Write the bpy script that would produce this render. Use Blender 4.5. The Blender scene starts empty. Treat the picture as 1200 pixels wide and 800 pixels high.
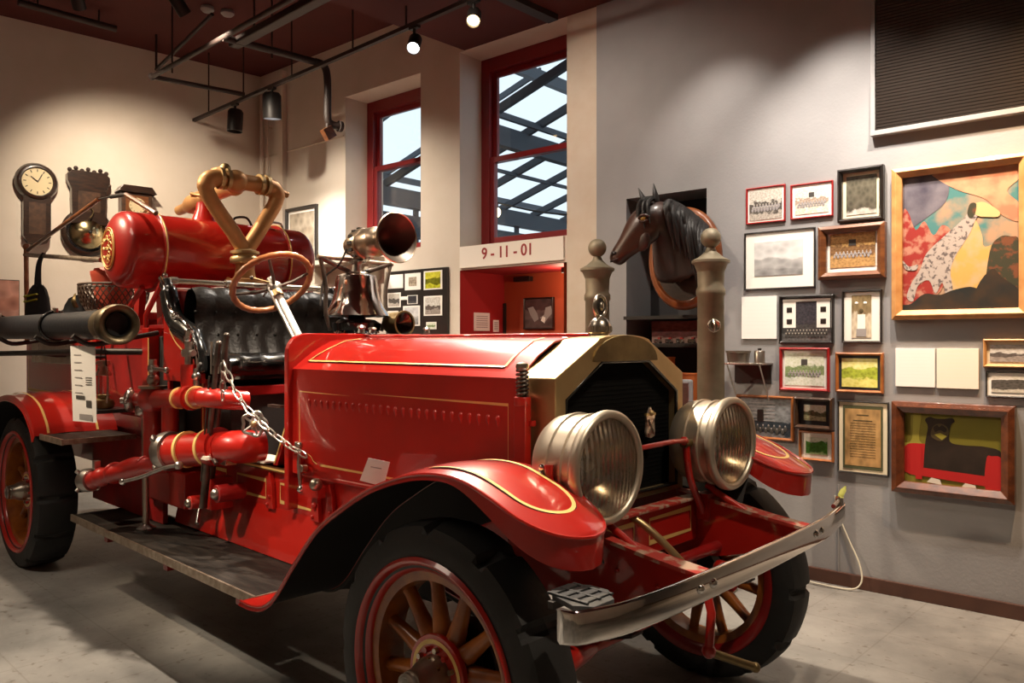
import bpy, math, random
from math import sin, cos, pi, radians as R, sqrt
from mathutils import Vector, Matrix
random.seed(7)
SC = bpy.context.scene
COL = SC.collection
V = Vector

# ------------------------------------------------------------------ materials
MT = {}
def _mat(name):
    m = bpy.data.materials.new(name); m.use_nodes = True
    nt = m.node_tree; b = nt.nodes['Principled BSDF']
    MT[name] = m
    return m, nt, b
def N(nt, t, **k):
    n = nt.nodes.new(t)
    for a, v in k.items():
        if a in n.inputs: n.inputs[a].default_value = v
        else: setattr(n, a, v)
    return n
def mat(name, col, rough=.5, metal=0, coat=0, col2=None, nscale=6, lo=.35, hi=.65, bump=0, bscale=40, emit=None, estr=0, spec=None, rough2=None, coords='Object', stretch=None, detail=5):
    m, nt, b = _mat(name)
    L = nt.links
    b.inputs['Base Color'].default_value = (*col, 1)
    b.inputs['Roughness'].default_value = rough
    b.inputs['Metallic'].default_value = metal
    b.inputs['Coat Weight'].default_value = coat
    b.inputs['Coat Roughness'].default_value = .06
    if spec is not None: b.inputs['Specular IOR Level'].default_value = spec
    tc = N(nt, 'ShaderNodeTexCoord'); out = tc.outputs[coords]
    if stretch:
        mp = N(nt, 'ShaderNodeMapping'); mp.inputs['Scale'].default_value = stretch
        L.new(out, mp.inputs['Vector']); out = mp.outputs['Vector']
    if col2 or rough2 is not None:
        n = N(nt, 'ShaderNodeTexNoise'); n.inputs['Scale'].default_value = nscale; n.inputs['Detail'].default_value = detail
        L.new(out, n.inputs['Vector'])
        if col2:
            r = N(nt, 'ShaderNodeValToRGB'); e = r.color_ramp.elements
            e[0].position = lo; e[1].position = hi; e[0].color = (*col, 1); e[1].color = (*col2, 1)
            L.new(n.outputs['Fac'], r.inputs['Fac']); L.new(r.outputs['Color'], b.inputs['Base Color'])
        if rough2 is not None:
            mr = N(nt, 'ShaderNodeMapRange'); mr.inputs['To Min'].default_value = rough; mr.inputs['To Max'].default_value = rough2
            L.new(n.outputs['Fac'], mr.inputs['Value']); L.new(mr.outputs['Result'], b.inputs['Roughness'])
    if bump:
        n2 = N(nt, 'ShaderNodeTexNoise'); n2.inputs['Scale'].default_value = bscale; n2.inputs['Detail'].default_value = 4
        L.new(out, n2.inputs['Vector'])
        bp = N(nt, 'ShaderNodeBump'); bp.inputs['Strength'].default_value = bump; bp.inputs['Distance'].default_value = .01
        L.new(n2.outputs['Fac'], bp.inputs['Height']); L.new(bp.outputs['Normal'], b.inputs['Normal'])
    if emit:
        b.inputs['Emission Color'].default_value = (*emit, 1); b.inputs['Emission Strength'].default_value = estr
    return m

mat('red', (.48, .013, .007), .30, coat=1, col2=(.40, .009, .005), nscale=3, rough2=.36)
mat('red_frame', (.34, .008, .008), .42, coat=.5, col2=(.22, .006, .006), nscale=7)
mat('red_edge', (.40, .03, .02), .55, col2=(.45, .30, .22), nscale=22, lo=.5, hi=.6)
mat('gold', (.84, .58, .20), .45, metal=.1)
mat('stripe_black', (.01, .008, .008), .4)
mat('brass', (.62, .46, .24), .34, metal=.92, col2=(.50, .36, .18), nscale=5, rough2=.5)
mat('brass_dull', (.36, .27, .13), .38, metal=1, col2=(.22, .16, .08), nscale=8, rough2=.55)
mat('gun_brass', (.60, .33, .13), .42, metal=.45, col2=(.42, .21, .08), nscale=5, rough2=.5)
mat('nickel', (.55, .50, .43), .22, metal=1, col2=(.42, .37, .30), nscale=7, rough2=.36)
mat('chrome', (.82, .80, .78), .07, metal=1)
mat('chrome_dull', (.62, .59, .55), .22, metal=1, col2=(.42, .39, .36), nscale=20, rough2=.4)
mat('steel_dark', (.16, .13, .11), .4, metal=.8, col2=(.07, .06, .05), nscale=15)
mat('iron', (.03, .026, .024), .5, metal=.4)
mat('black_gloss', (.008, .008, .008), .2, coat=.6)
mat('black_matte', (.012, .011, .010), .75)
mat('core', (.004, .004, .004), .9, spec=.1)
mat('leather', (.009, .006, .0045), .40, spec=.3, bump=.3, bscale=60, rough2=.5)
mat('rubber', (.010, .010, .010), .60, col2=(.017, .017, .017), nscale=5, bump=.15, bscale=30)
mat('rubber_grey', (.045, .047, .050), .6, col2=(.03, .03, .032), nscale=20)
mat('wheelwood', (.42, .13, .018), .32, coat=.3, col2=(.20, .05, .008), nscale=9, stretch=(1, 1, 1))
mat('wood_dark', (.035, .015, .008), .35, coat=.5, col2=(.012, .006, .004), nscale=12, stretch=(1, 1, 4))
mat('wood_mid', (.20, .07, .02), .4, coat=.3, col2=(.11, .035, .012), nscale=10, stretch=(1, 1, 5))
mat('wood_light', (.62, .33, .12), .45, coat=.2, col2=(.48, .22, .07), nscale=12)
mat('wood_orange', (.42, .14, .035), .4, coat=.3, col2=(.26, .08, .02), nscale=12)
mat('wood_plaque', (.26, .075, .018), .35, coat=.5, col2=(.15, .04, .01), nscale=12)
mat('wood_steer', (.40, .15, .05), .35, coat=.4, col2=(.26, .09, .03), nscale=14)
mat('board_wood', (.012, .010, .009), .6, spec=.2, col2=(.036, .029, .024), nscale=5, stretch=(1, 6, 6), lo=.4, hi=.75, bump=.2, bscale=20)
mat('strip_metal', (.40, .33, .26), .4, metal=.7, col2=(.25, .19, .14), nscale=30)
mat('wall_white', (.68, .61, .53), .85, col2=(.62, .55, .46), nscale=2, bump=.12, bscale=14)
mat('wall_grey', (.30, .298, .305), .8, col2=(.27, .268, .275), nscale=3, bump=.1, bscale=60)
mat('wall_plaster', (.62, .55, .46), .85, col2=(.58, .49, .39), nscale=5, bump=.15, bscale=30)
mat('ceiling_red', (.085, .010, .007), .85, col2=(.07, .008, .006), nscale=2)
mat('window_red', (.20, .006, .008), .45, coat=.2)
mat('room_red', (.36, .008, .010), .75)
mat('room_red_warmlit', (.42, .065, .02), .75)  # same red paint, with warmer light put into the colour
mat('baseboard', (.085, .035, .022), .5, col2=(.065, .027, .018), nscale=8)
mat('paper', (.88, .87, .84), .7)
mat('board_white', (.78, .73, .66), .7)
mat('paper_warm', (.88, .80, .68), .7)
mat('matboard', (.88, .86, .80), .7)
mat('matboard_cream', (.82, .72, .52), .7)
mat('matboard_dark', (.02, .025, .03), .6)
mat('ink', (.05, .045, .04), .7)
mat('ink_grey', (.30, .28, .28), .7)
mat('frame_black', (.015, .012, .011), .35, coat=.3)
mat('frame_red', (.33, .012, .012), .35, coat=.4)
mat('frame_brown', (.075, .035, .018), .4, coat=.3, col2=(.035, .018, .01), nscale=20)
mat('gilt', (.40, .26, .10), .4, metal=.6)
mat('clockface', (.62, .52, .32), .35, coat=.5)
mat('bell_gold', (.60, .50, .28), .18, metal=1)
mat('letter_red', (.30, .03, .03), .6)
mat('horn_inner', (.07, .055, .045), .45, metal=.5)
mat('bell_chrome', (.86, .80, .76), .13, metal=1)
mat('siren_metal', (.46, .36, .27), .3, metal=.95, col2=(.30, .23, .17), nscale=14)
mat('shutter', (.030, .022, .017), .55, metal=.2)
mat('bulb_cool', (1, 1, 1), .5, emit=(.92, .96, 1), estr=12)
mat('bulb_warm', (1, 1, 1), .5, emit=(1, .68, .30), estr=4.5)
mat('bulb_small', (1, 1, 1), .5, emit=(1, .80, .45), estr=6)
mat('steel_blue', (.045, .055, .07), .6)
mat('roofglass', (.60, .74, .82), .4, emit=(.62, .82, .95), estr=.0)
mat('horse', (.055, .018, .008), .38, coat=.25, col2=(.022, .009, .006), nscale=7, bump=.1, bscale=50)
mat('mane', (.008, .007, .007), .5, bump=.5, bscale=70, stretch=(1, 1, .15))
mat('eye', (.25, .14, .03), .1, coat=1)
mat('horse_dark', (.010, .006, .005), .5)
mat('postpaint', (.27, .235, .165), .55, metal=.35, col2=(.20, .17, .11), nscale=9)
mat('grey_box', (.32, .32, .33), .5)
mat('orange_box', (.50, .13, .03), .5)
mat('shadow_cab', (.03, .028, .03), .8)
mat('wicker', (.06, .035, .02), .6)
mat('bucket_red', (.45, .07, .04), .45)
mat('cloth_black', (.012, .012, .014), .85)
mat('hi_vis', (.55, .62, .05), .6)
mat('tag_yellow', (.60, .62, .12), .6)
mat('cable_white', (.55, .52, .42), .6)
mat('underside', (.012, .010, .009), .7)  # near-black; also paints deep shade into the pump panel and seat box
mat('hub_metal', (.42, .38, .32), .32, metal=.9)
mat('hose_black', (.012, .014, .018), .42, bump=.15, bscale=40)
mat('white_reflex', (.6, .6, .58), .5)
mat('hose_brass', (.22, .17, .10), .42, metal=.9, col2=(.10, .08, .05), nscale=9)
mat('tin', (.30, .26, .22), .35, metal=.9)
mat('sprinkler', (.03, .018, .015), .6)
mat('emblem', (.60, .52, .42), .3, metal=.6, col2=(.30, .12, .08), nscale=60)

# headlight lens: vertical flutes
def lens_mat():
    m, nt, b = _mat('lens'); L = nt.links
    tr = N(nt, 'ShaderNodeBsdfTransparent'); tr.inputs['Color'].default_value = (.86, .80, .70, 1)
    g = N(nt, 'ShaderNodeBsdfGlossy'); g.inputs['Roughness'].default_value = .16; g.inputs['Color'].default_value = (.9, .84, .74, 1)
    tc = N(nt, 'ShaderNodeTexCoord'); w = N(nt, 'ShaderNodeTexWave'); w.bands_direction = 'Y'
    w.inputs['Scale'].default_value = 14; w.inputs['Distortion'].default_value = 1.2; w.inputs['Detail Scale'].default_value = 2
    L.new(tc.outputs['Object'], w.inputs['Vector'])
    bp = N(nt, 'ShaderNodeBump'); bp.inputs['Strength'].default_value = .55; bp.inputs['Distance'].default_value = .02
    L.new(w.outputs['Fac'], bp.inputs['Height']); L.new(bp.outputs['Normal'], g.inputs['Normal'])
    mx = N(nt, 'ShaderNodeMixShader'); mx.inputs['Fac'].default_value = .42
    L.new(tr.outputs[0], mx.inputs[1]); L.new(g.outputs[0], mx.inputs[2]); L.new(mx.outputs[0], nt.nodes['Material Output'].inputs['Surface'])
lens_mat()
def glass_mat(name, alpha, rough=.03):
    m, nt, b = _mat(name); L = nt.links
    t = N(nt, 'ShaderNodeBsdfTransparent'); g = N(nt, 'ShaderNodeBsdfGlossy'); g.inputs['Roughness'].default_value = rough
    mx = N(nt, 'ShaderNodeMixShader'); mx.inputs['Fac'].default_value = alpha
    L.new(t.outputs[0], mx.inputs[1]); L.new(g.outputs[0], mx.inputs[2])
    L.new(mx.outputs[0], nt.nodes['Material Output'].inputs['Surface'])
glass_mat('pane', .05)
mat('lamp_nickel', (.68, .61, .50), .36, metal=.85, col2=(.58, .51, .41), nscale=5, rough2=.46)
mat('reflector', (.38, .33, .26), .25, metal=1)
mat('chain_steel', (.62, .58, .52), .3, metal=.9)
glass_mat('lantern_glass', .12)

# procedural photograph: sky / dark middle band / pale ground with blobs of people
def photo_mat(name, sky, dark, ground, scale=14, band=(.25, .6), seed=0, rough=.25):
    m, nt, b = _mat(name); L = nt.links
    b.inputs['Roughness'].default_value = rough
    tc = N(nt, 'ShaderNodeTexCoord'); sp = N(nt, 'ShaderNodeSeparateXYZ')
    L.new(tc.outputs['Generated'], sp.inputs[0])
    n = N(nt, 'ShaderNodeTexNoise'); n.inputs['Scale'].default_value = scale*.35; n.inputs['Detail'].default_value = 6
    mp = N(nt, 'ShaderNodeMapping'); mp.inputs['Location'].default_value = (seed*3.1, seed, seed*1.7)
    L.new(tc.outputs['Generated'], mp.inputs['Vector']); L.new(mp.outputs[0], n.inputs['Vector'])
    vo = N(nt, 'ShaderNodeTexVoronoi'); vo.inputs['Scale'].default_value = scale
    L.new(mp.outputs[0], vo.inputs['Vector'])
    a = N(nt, 'ShaderNodeMath', operation='MULTIPLY_ADD'); a.inputs[1].default_value = .5; L.new(n.outputs['Fac'], a.inputs[0]); L.new(sp.outputs['Z'], a.inputs[2])
    r = N(nt, 'ShaderNodeValToRGB'); e = r.color_ramp.elements
    e[0].position = 0; e[0].color = (*ground, 1)
    e[1].position = 1; e[1].color = (*sky, 1)
    for p, c in ((band[0]+.22, ground), (band[0]+.27, dark), (band[1]+.22, dark), (band[1]+.27, sky)):
        q = e.new(p); q.color = (*c, 1)
    L.new(a.outputs[0], r.inputs['Fac'])
    mx = N(nt, 'ShaderNodeMixRGB', blend_type='OVERLAY'); mx.inputs['Fac'].default_value = .4
    L.new(r.outputs['Color'], mx.inputs[1]); L.new(vo.outputs['Distance'], mx.inputs[2])
    L.new(mx.outputs[0], b.inputs['Base Color'])
    return m
photo_mat('ph_grey', (.55, .52, .46), (.10, .09, .08), (.42, .38, .33), 16, seed=1)
photo_mat('ph_pale', (.72, .66, .58), (.38, .30, .24), (.66, .60, .50), 18, (.35, .6), seed=2)
photo_mat('ph_dark', (.12, .11, .08), (.09, .08, .06), (.45, .43, .38), 7, (.1, .9), seed=3)
photo_mat('ph_fog', (.62, .62, .62), (.38, .38, .38), (.30, .30, .30), 5, (.2, .5), seed=4)
photo_mat('ph_sepia', (.55, .33, .12), (.20, .11, .05), (.42, .25, .10), 18, (.35, .65), seed=5)
photo_mat('ph_bw', (.04, .04, .05), (.05, .05, .05), (.10, .10, .10), 20, (.2, .4), seed=6)
photo_mat('ph_portrait', (.25, .19, .10), (.20, .15, .08), (.55, .48, .36), 6, (.5, .8), seed=7)
photo_mat('ph_green', (.70, .74, .60), (.22, .30, .14), (.66, .70, .60), 16, (.3, .6), seed=8)
photo_mat('ph_yellow', (.80, .78, .30), (.36, .44, .05), (.75, .72, .20), 10, (.3, .65), seed=9)
photo_mat('ph_steps', (.20, .21, .22), (.03, .04, .05), (.16, .16, .17), 14, (.1, .45), seed=10)
photo_mat('ph_smallgreen', (.72, .74, .62), (.12, .14, .08), (.42, .45, .28), 9, (.3, .6), seed=11)
photo_mat('ph_bush', (.66, .72, .60), (.06, .20, .03), (.30, .42, .20), 8, (.1, .75), seed=12)
photo_mat('ph_street', (.60, .58, .54), (.12, .10, .09), (.32, .28, .25), 12, (.3, .5), seed=13)
photo_mat('ph_tree', (.70, .66, .58), (.10, .09, .08), (.60, .56, .48), 8, (.2, .75), seed=14)
photo_mat('ph_lime', (.60, .58, .05), (.14, .15, .01), (.48, .50, .03), 6, (.25, .6), seed=15)
photo_mat('ph_doc', (.40, .24, .09), (.31, .18, .06), (.38, .22, .08), 6, (.3, .5), seed=16, rough=.6)
photo_mat('ph_map', (.42, .36, .28), (.34, .28, .21), (.40, .34, .26), 5, (.3, .6), seed=17)
photo_mat('ph_night', (.07, .04, .04), (.14, .10, .10), (.10, .07, .07), 4, (.3, .6), seed=18)
photo_mat('ph_pink', (.42, .22, .17), (.34, .16, .12), (.36, .20, .16), 4, (.3, .6), seed=19)
photo_mat('ph_display', (.16, .04, .03), (.10, .03, .03), (.30, .20, .18), 9, (.3, .6), seed=20)
# painting colours
mat('pt_sky', (.07, .20, .20), .35, col2=(.40, .26, .17), nscale=5, lo=.44, hi=.56, coat=.2, detail=6)
mat('pt_smoke', (.05, .045, .07), .4, col2=(.17, .16, .19), nscale=7)
mat('pt_peach', (.45, .18, .11), .4, col2=(.50, .30, .18), nscale=10, lo=.4, hi=.6)
mat('pt_flame', (.28, .03, .025), .4, col2=(.42, .20, .14), nscale=18, lo=.46, hi=.58)
mat('pt_yellow', (.58, .34, .10), .4, col2=(.50, .36, .20), nscale=12, lo=.42, hi=.6)
mat('pt_fur', (.40, .35, .32), .4, col2=(.12, .10, .10), nscale=46, lo=.52, hi=.62, detail=2)
mat('pt_fur_warm', (.60, .42, .20), .4)
mat('pt_dark', (.018, .022, .022), .4, col2=(.05, .032, .02), nscale=9)
mat('pt_trees', (.045, .045, .028), .4, col2=(.16, .06, .03), nscale=26, lo=.5, hi=.6)
mat('pt_olive', (.22, .20, .03), .4, col2=(.16, .145, .02), nscale=3)
mat('pt_olive_light', (.33, .30, .05), .4)
mat('pt_blackdog', (.018, .013, .010), .4, col2=(.030, .020, .015), nscale=10)
mat('pt_muzzle', (.085, .065, .03), .4)
mat('pt_bench', (.42, .02, .02), .35)
mat('pt_white', (.65, .6, .52), .4)

# floor: worn grey paint, scraped tiles and cracks
def floor_mat():
    m, nt, b = _mat('floor_paint'); L = nt.links
    tc = N(nt, 'ShaderNodeTexCoord')
    n = N(nt, 'ShaderNodeTexNoise', Scale=.9, Detail=7.0, Roughness=.6); L.new(tc.outputs['Object'], n.inputs['Vector'])
    r = N(nt, 'ShaderNodeValToRGB'); e = r.color_ramp.elements
    e[0].position = .38; e[0].color = (.165, .16, .15, 1); e[1].position = .62; e[1].color = (.34, .325, .30, 1)
    L.new(n.outputs['Fac'], r.inputs['Fac'])
    br = N(nt, 'ShaderNodeTexBrick'); br.offset = 0
    br.inputs['Scale'].default_value = 1; br.inputs['Mortar Size'].default_value = .004; br.inputs['Brick Width'].default_value = .46; br.inputs['Row Height'].default_value = .46
    br.inputs['Color1'].default_value = (1, 1, 1, 1); br.inputs['Color2'].default_value = (.93, .93, .93, 1); br.inputs['Mortar'].default_value = (.55, .5, .45, 1)
    L.new(tc.outputs['Object'], br.inputs['Vector'])
    m1 = N(nt, 'ShaderNodeMixRGB', blend_type='MULTIPLY'); m1.inputs['Fac'].default_value = .35
    L.new(r.outputs['Color'], m1.inputs[1]); L.new(br.outputs['Color'], m1.inputs[2])
    n2 = N(nt, 'ShaderNodeTexNoise', Scale=22.0, Detail=6.0); L.new(tc.outputs['Object'], n2.inputs['Vector'])
    r2 = N(nt, 'ShaderNodeValToRGB'); e = r2.color_ramp.elements
    e[0].position = .30; e[0].color = (.45, .38, .33, 1); e[1].position = .40; e[1].color = (1, 1, 1, 1)
    L.new(n2.outputs['Fac'], r2.inputs['Fac'])
    m2 = N(nt, 'ShaderNodeMixRGB', blend_type='MULTIPLY'); m2.inputs['Fac'].default_value = .7
    L.new(m1.outputs[0], m2.inputs[1]); L.new(r2.outputs['Color'], m2.inputs[2])
    L.new(m2.outputs[0], b.inputs['Base Color'])
    b.inputs['Roughness'].default_value = .5
    mr = N(nt, 'ShaderNodeMapRange'); mr.inputs['To Min'].default_value = .4; mr.inputs['To Max'].default_value = .7
    L.new(n2.outputs['Fac'], mr.inputs['Value']); L.new(mr.outputs[0], b.inputs['Roughness'])
floor_mat()

# ------------------------------------------------------------------ mesh builder
def basis(ax):
    ax = V(ax).normalized()
    h = V((0, 0, 1)) if abs(ax.z) < .9 else V((1, 0, 0))
    u = h.cross(ax).normalized(); w = ax.cross(u)
    return u, w, ax
def spl(pts, k=8, closed=False):
    P = [V(p) for p in pts]; n = len(P); out = []
    rng = n if closed else n-1
    for i in range(rng):
        g = (lambda j: P[j % n]) if closed else (lambda j: P[min(max(j, 0), n-1)])
        a, b, c, d = g(i-1), g(i), g(i+1), g(i+2)
        for q in range(k):
            t = q/k
            out.append(.5*((2*b)+(c-a)*t+(2*a-5*b+4*c-d)*t*t+(3*b-3*c+d-a)*t**3))
    if not closed: out.append(P[-1])
    return out
class MB:
    def __init__(s): s.v = []; s.f = []; s.m = []; s.s = []; s.names = []
    def mi(s, n):
        if n not in s.names: s.names.append(n)
        return s.names.index(n)
    def add(s, vs, fs, m, smooth=True, T=None):
        o = len(s.v); k = s.mi(m)
        for p in vs:
            p = V(p); s.v.append(T @ p if T is not None else p)
        for f in fs:
            s.f.append(tuple(o+i for i in f)); s.m.append(k); s.s.append(smooth)
        return s
    def box(s, c, d, m, rot=None, T=None, smooth=False):
        x, y, z = [q/2 for q in d]
        vs = [V((a*x, b*y, e*z)) for a in (-1, 1) for b in (-1, 1) for e in (-1, 1)]
        if rot is not None: vs = [rot @ p for p in vs]
        vs = [p+V(c) for p in vs]
        return s.add(vs, [(0, 1, 3, 2), (4, 6, 7, 5), (0, 4, 5, 1), (2, 3, 7, 6), (0, 2, 6, 4), (1, 5, 7, 3)], m, smooth, T)
    def rings(s, rs, m, closed=True, c0=False, c1=False, smooth=True, loop=False, T=None):
        n = len(rs[0]); vs = [p for r in rs for p in r]; fs = []
        nr = len(rs)
        for i in range(nr if loop else nr-1):
            i2 = (i+1) % nr
            for j in range(n if closed else n-1):
                j2 = (j+1) % n
                fs.append((i*n+j, i*n+j2, i2*n+j2, i2*n+j))
        if c0: fs.append(tuple(range(n))[::-1])
        if c1: fs.append(tuple((nr-1)*n+j for j in range(n)))
        return s.add(vs, fs, m, smooth, T)
    def tube(s, pts, r, m, n=10, closed=False, caps=True, sq=1, T=None):
        P = [V(p) for p in pts]; N_ = len(P); rs = []
        rr = r if isinstance(r, (list, tuple)) else [r]*N_
        prev = None
        for i in range(N_):
            a = P[(i-1) % N_] if (closed or i > 0) else P[i]
            b = P[(i+1) % N_] if (closed or i < N_-1) else P[i]
            t = (b-a).normalized()
            if prev is None: u, w, _ = basis(t)
            else:
                u = (prev-t*prev.dot(t))
                if u.length < 1e-6: u, w, _ = basis(t)
                u = u.normalized(); w = t.cross(u)
            prev = u
            rs.append([P[i]+(u*cos(2*pi*j/n)+w*sin(2*pi*j/n)*sq)*rr[i] for j in range(n)])
        return s.rings(rs, m, True, caps and not closed, caps and not closed, True, closed, T)
    def cyl(s, a, b, r, m, r1=None, n=20, T=None): return s.tube([a, b], [r, r if r1 is None else r1], m, n, T=T)
    def lathe(s, prof, o, ax, m, n=32, sx=1, c0=False, c1=False, T=None, a0=0, a1=2*pi, sw=1):
        u, w, a = basis(ax); o = V(o)
        full = abs(a1-a0-2*pi) < 1e-6
        k = n if full else n+1
        rs = [[o+a*h+(u*cos(a0+(a1-a0)*j/n)*sx+w*sin(a0+(a1-a0)*j/n)*sw)*r for j in range(k)] for r, h in prof]
        return s.rings(rs, m, full, c0, c1, True, False, T)
    def ball(s, c, r, m, n=16, sc=(1, 1, 1)):
        c = V(c); rs = []
        for i in range(1, n//2):
            a = pi*i/(n//2)
            rs.append([c+V((sin(a)*cos(2*pi*j/n)*r*sc[0], sin(a)*sin(2*pi*j/n)*r*sc[1], -cos(a)*r*sc[2])) for j in range(n)])
        vs = [p for q in rs for p in q]+[c-V((0, 0, r*sc[2])), c+V((0, 0, r*sc[2]))]
        fs = []
        for i in range(len(rs)-1):
            for j in range(n): fs.append((i*n+j, i*n+(j+1) % n, (i+1)*n+(j+1) % n, (i+1)*n+j))
        b = len(vs)-2; q = (len(rs)-1)*n
        for j in range(n): fs.append((b, (j+1) % n, j)); fs.append((b+1, q+j, q+(j+1) % n))
        return s.add(vs, fs, m, True)
    def prism(s, poly, fn, d0, d1, m, T=None, caps=(True, True)):
        # poly: 2-D outline, fn(a,b,d) -> 3-D
        n = len(poly); vs = [fn(a, b, d0) for a, b in poly]+[fn(a, b, d1) for a, b in poly]
        fs = [(i, (i+1) % n, n+(i+1) % n, n+i) for i in range(n)]
        if caps[0]: fs.append(tuple(range(n))[::-1])
        if caps[1]: fs.append(tuple(range(n, 2*n)))
        return s.add(vs, fs, m, False, T)
    def ribbon(s, pts, nrm, w, m, closed=False, th=0):
        # flat strip following pts, lying on a surface with normals nrm (one or list)
        P = [V(p) for p in pts]; n = len(P); rs = []
        for i in range(n):
            a = P[(i-1) % n] if (closed or i > 0) else P[i]; b = P[(i+1) % n] if (closed or i < n-1) else P[i]
            t = (b-a).normalized(); nn = V(nrm[i] if isinstance(nrm, list) else nrm); side = t.cross(nn).normalized()
            # mitre
            if 0 < i < n-1 or closed:
                t1 = (P[i]-a).normalized(); c = max(.5, t.dot(t1))
            else: c = 1
            rs.append([P[i]-side*w/2/c, P[i]+side*w/2/c])
        return s.rings(rs, m, False, smooth=False, loop=closed)
    def grid(s, fn, nu, nv, m, smooth=True, T=None):
        rs = [[fn(i/nu, j/nv) for j in range(nv+1)] for i in range(nu+1)]
        return s.rings(rs, m, False, smooth=smooth, T=T)
    def build(s, name, parent=None, bev=0, solid=0, sub=0, loc=None, off=0, under=False, es=50):
        me = bpy.data.meshes.new(name)
        vs = s.v
        if loc is not None: vs = [p-V(loc) for p in vs]
        elif parent is not None:
            wl = V((0, 0, 0)); q = parent
            if not q.get('_local'):
                while q: wl += q.location; q = q.parent
                vs = [p-wl for p in vs]
        me.from_pydata([tuple(p) for p in vs], [], s.f)
        for n in s.names: me.materials.append(MT[n])
        me.polygons.foreach_set('material_index', s.m); me.polygons.foreach_set('use_smooth', s.s)
        me.update()
        import bmesh
        bm = bmesh.new(); bm.from_mesh(me); bmesh.ops.recalc_face_normals(bm, faces=bm.faces); bm.to_mesh(me); bm.free()
        o = bpy.data.objects.new(name, me); COL.objects.link(o)
        if loc is not None: o.location = loc
        if parent is not None:
            o.parent = parent
            if parent.get('_local'): o['_local'] = 1
        if solid:
            q = o.modifiers.new('s', 'SOLIDIFY'); q.thickness = solid; q.offset = off
        if bev:
            q = o.modifiers.new('b', 'BEVEL'); q.width = bev; q.segments = 2; q.limit_method = 'ANGLE'; q.angle_limit = R(40)
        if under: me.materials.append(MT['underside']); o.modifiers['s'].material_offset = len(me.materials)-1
        if sub:
            q = o.modifiers.new('u', 'SUBSURF'); q.levels = sub; q.render_levels = sub
        elif es and any(s.s):
            q = o.modifiers.new('e', 'EDGE_SPLIT'); q.split_angle = R(es)
        return o
def empty(name, loc=(0, 0, 0), rz=0, local=False, parent=None):
    o = bpy.data.objects.new(name, None); COL.objects.link(o); o.location = loc; o.rotation_euler = (0, 0, rz)
    o.empty_display_size = .05
    if local: o['_local'] = 1
    if parent: o.parent = parent
    return o
def tag(o, label, cat, group=None, kind=None):
    if label: o['label'] = label
    if cat: o['category'] = cat
    if group: o['group'] = group
    if kind: o['kind'] = kind
    return o
def structure(o): o['kind'] = 'structure'; return o
def copy_tree(o, parent=None):
    c = o.copy(); COL.objects.link(c)
    if parent is not None: c.parent = parent
    for ch in list(o.children): copy_tree(ch, c)
    return c
def text_mesh(s, size, m, name, parent, loc, rot, ext=.002, sx=1):
    cu = bpy.data.curves.new(name, 'FONT'); cu.body = s; cu.size = size; cu.extrude = ext; cu.offset = .0025; cu.align_x = 'CENTER'; cu.align_y = 'CENTER'
    t = bpy.data.objects.new(name, cu); COL.objects.link(t)
    bpy.context.view_layer.update()
    me = bpy.data.meshes.new_from_object(t.evaluated_get(bpy.context.evaluated_depsgraph_get()))
    COL.objects.unlink(t); bpy.data.objects.remove(t)
    me.materials.clear(); me.materials.append(MT[m])
    o = bpy.data.objects.new(name, me); COL.objects.link(o); o.location = loc; o.rotation_euler = rot; o.scale = (sx, 1, 1)
    if parent: o.parent = parent
    return o
XZ = lambda a, b, d: V((a, d, b))     # outline in x/z, depth along y
YZ = lambda a, b, d: V((d, a, b))
XY = lambda a, b, d: V((a, b, d))

# ================================================================== ROOM
AO = V((-1.837, 2.396, 0)); AF = V((.9985, .0541, 0)); AN = V((-.0541, .9985, 0)); WA = math.atan2(AF.y, AF.x)
def W(s, z, t=0): return AO+AF*s+AN*t+V((0, 0, z))
BO = V((-6.50, 2.13, 0)); BF = V((-.0772, -.997, 0)); BN = V((.997, -.0772, 0)); WB = math.atan2(-BF.y, -BF.x)  # BN towards the room
CEIL, SOFF = 4.55, 4.07
XR, YB = 4.4, -5.0
CB = BO+BF*(7.2)
def wallmesh(name, mt, quads):
    b = MB()
    for q in quads:
        b.add([V(p) for p in q], [tuple(range(len(q)))], mt, False)
    return structure(b.build(name))
b = MB(); b.add([(-9, -7, 0), (6, -7, 0), (6, 7, 0), (-9, 7, 0)], [(0, 1, 2, 3)], 'floor_paint', False); structure(b.build('floor'))
def wbox(b, s0, s1, z0, z1, t0, t1, m):
    vs = [W(s, z, t) for s in (s0, s1) for z in (z0, z1) for t in (t0, t1)]
    b.add(vs, [(0, 1, 3, 2), (4, 6, 7, 5), (0, 4, 5, 1), (2, 3, 7, 6), (0, 2, 6, 4), (1, 5, 7, 3)], m, False)
TH = .5
W1 = (-3.10, -1.976, 2.38, 4.00); W2 = (-1.47, -.29, 2.34, 4.069); DR = (-1.478, -.318, 0, 2.13)
b = MB()
wbox(b, -4.75, W1[0], 0, CEIL+.1, 0, TH, 'wall_white')
wbox(b, W1[0], W1[1], 0, W1[2], 0, TH, 'wall_white')
wbox(b, W1[0], W1[1], W1[3], CEIL+.1, 0, TH, 'wall_white')
wbox(b, W1[1], W2[0], 0, CEIL+.1, 0, TH, 'wall_white')
wbox(b, W2[0], W2[1], DR[3], W2[2], 0, TH, 'wall_white')
wbox(b, W2[0], W2[1], W2[3], CEIL+.1, 0, TH, 'wall_white')
wbox(b, W2[1], 0, 0, CEIL+.1, 0, TH, 'wall_plaster')
structure(b.build('wall_back'))
NI = (.267, .915, .0, 2.56)
b = MB()
wbox(b, 0, NI[0], 0, SOFF+.1, -.012, TH, 'wall_grey')
wbox(b, NI[0], NI[1], NI[3], SOFF+.1, -.012, TH, 'wall_grey')
wbox(b, NI[0], NI[1], 0, NI[3], .34, TH, 'shadow_cab')
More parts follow.
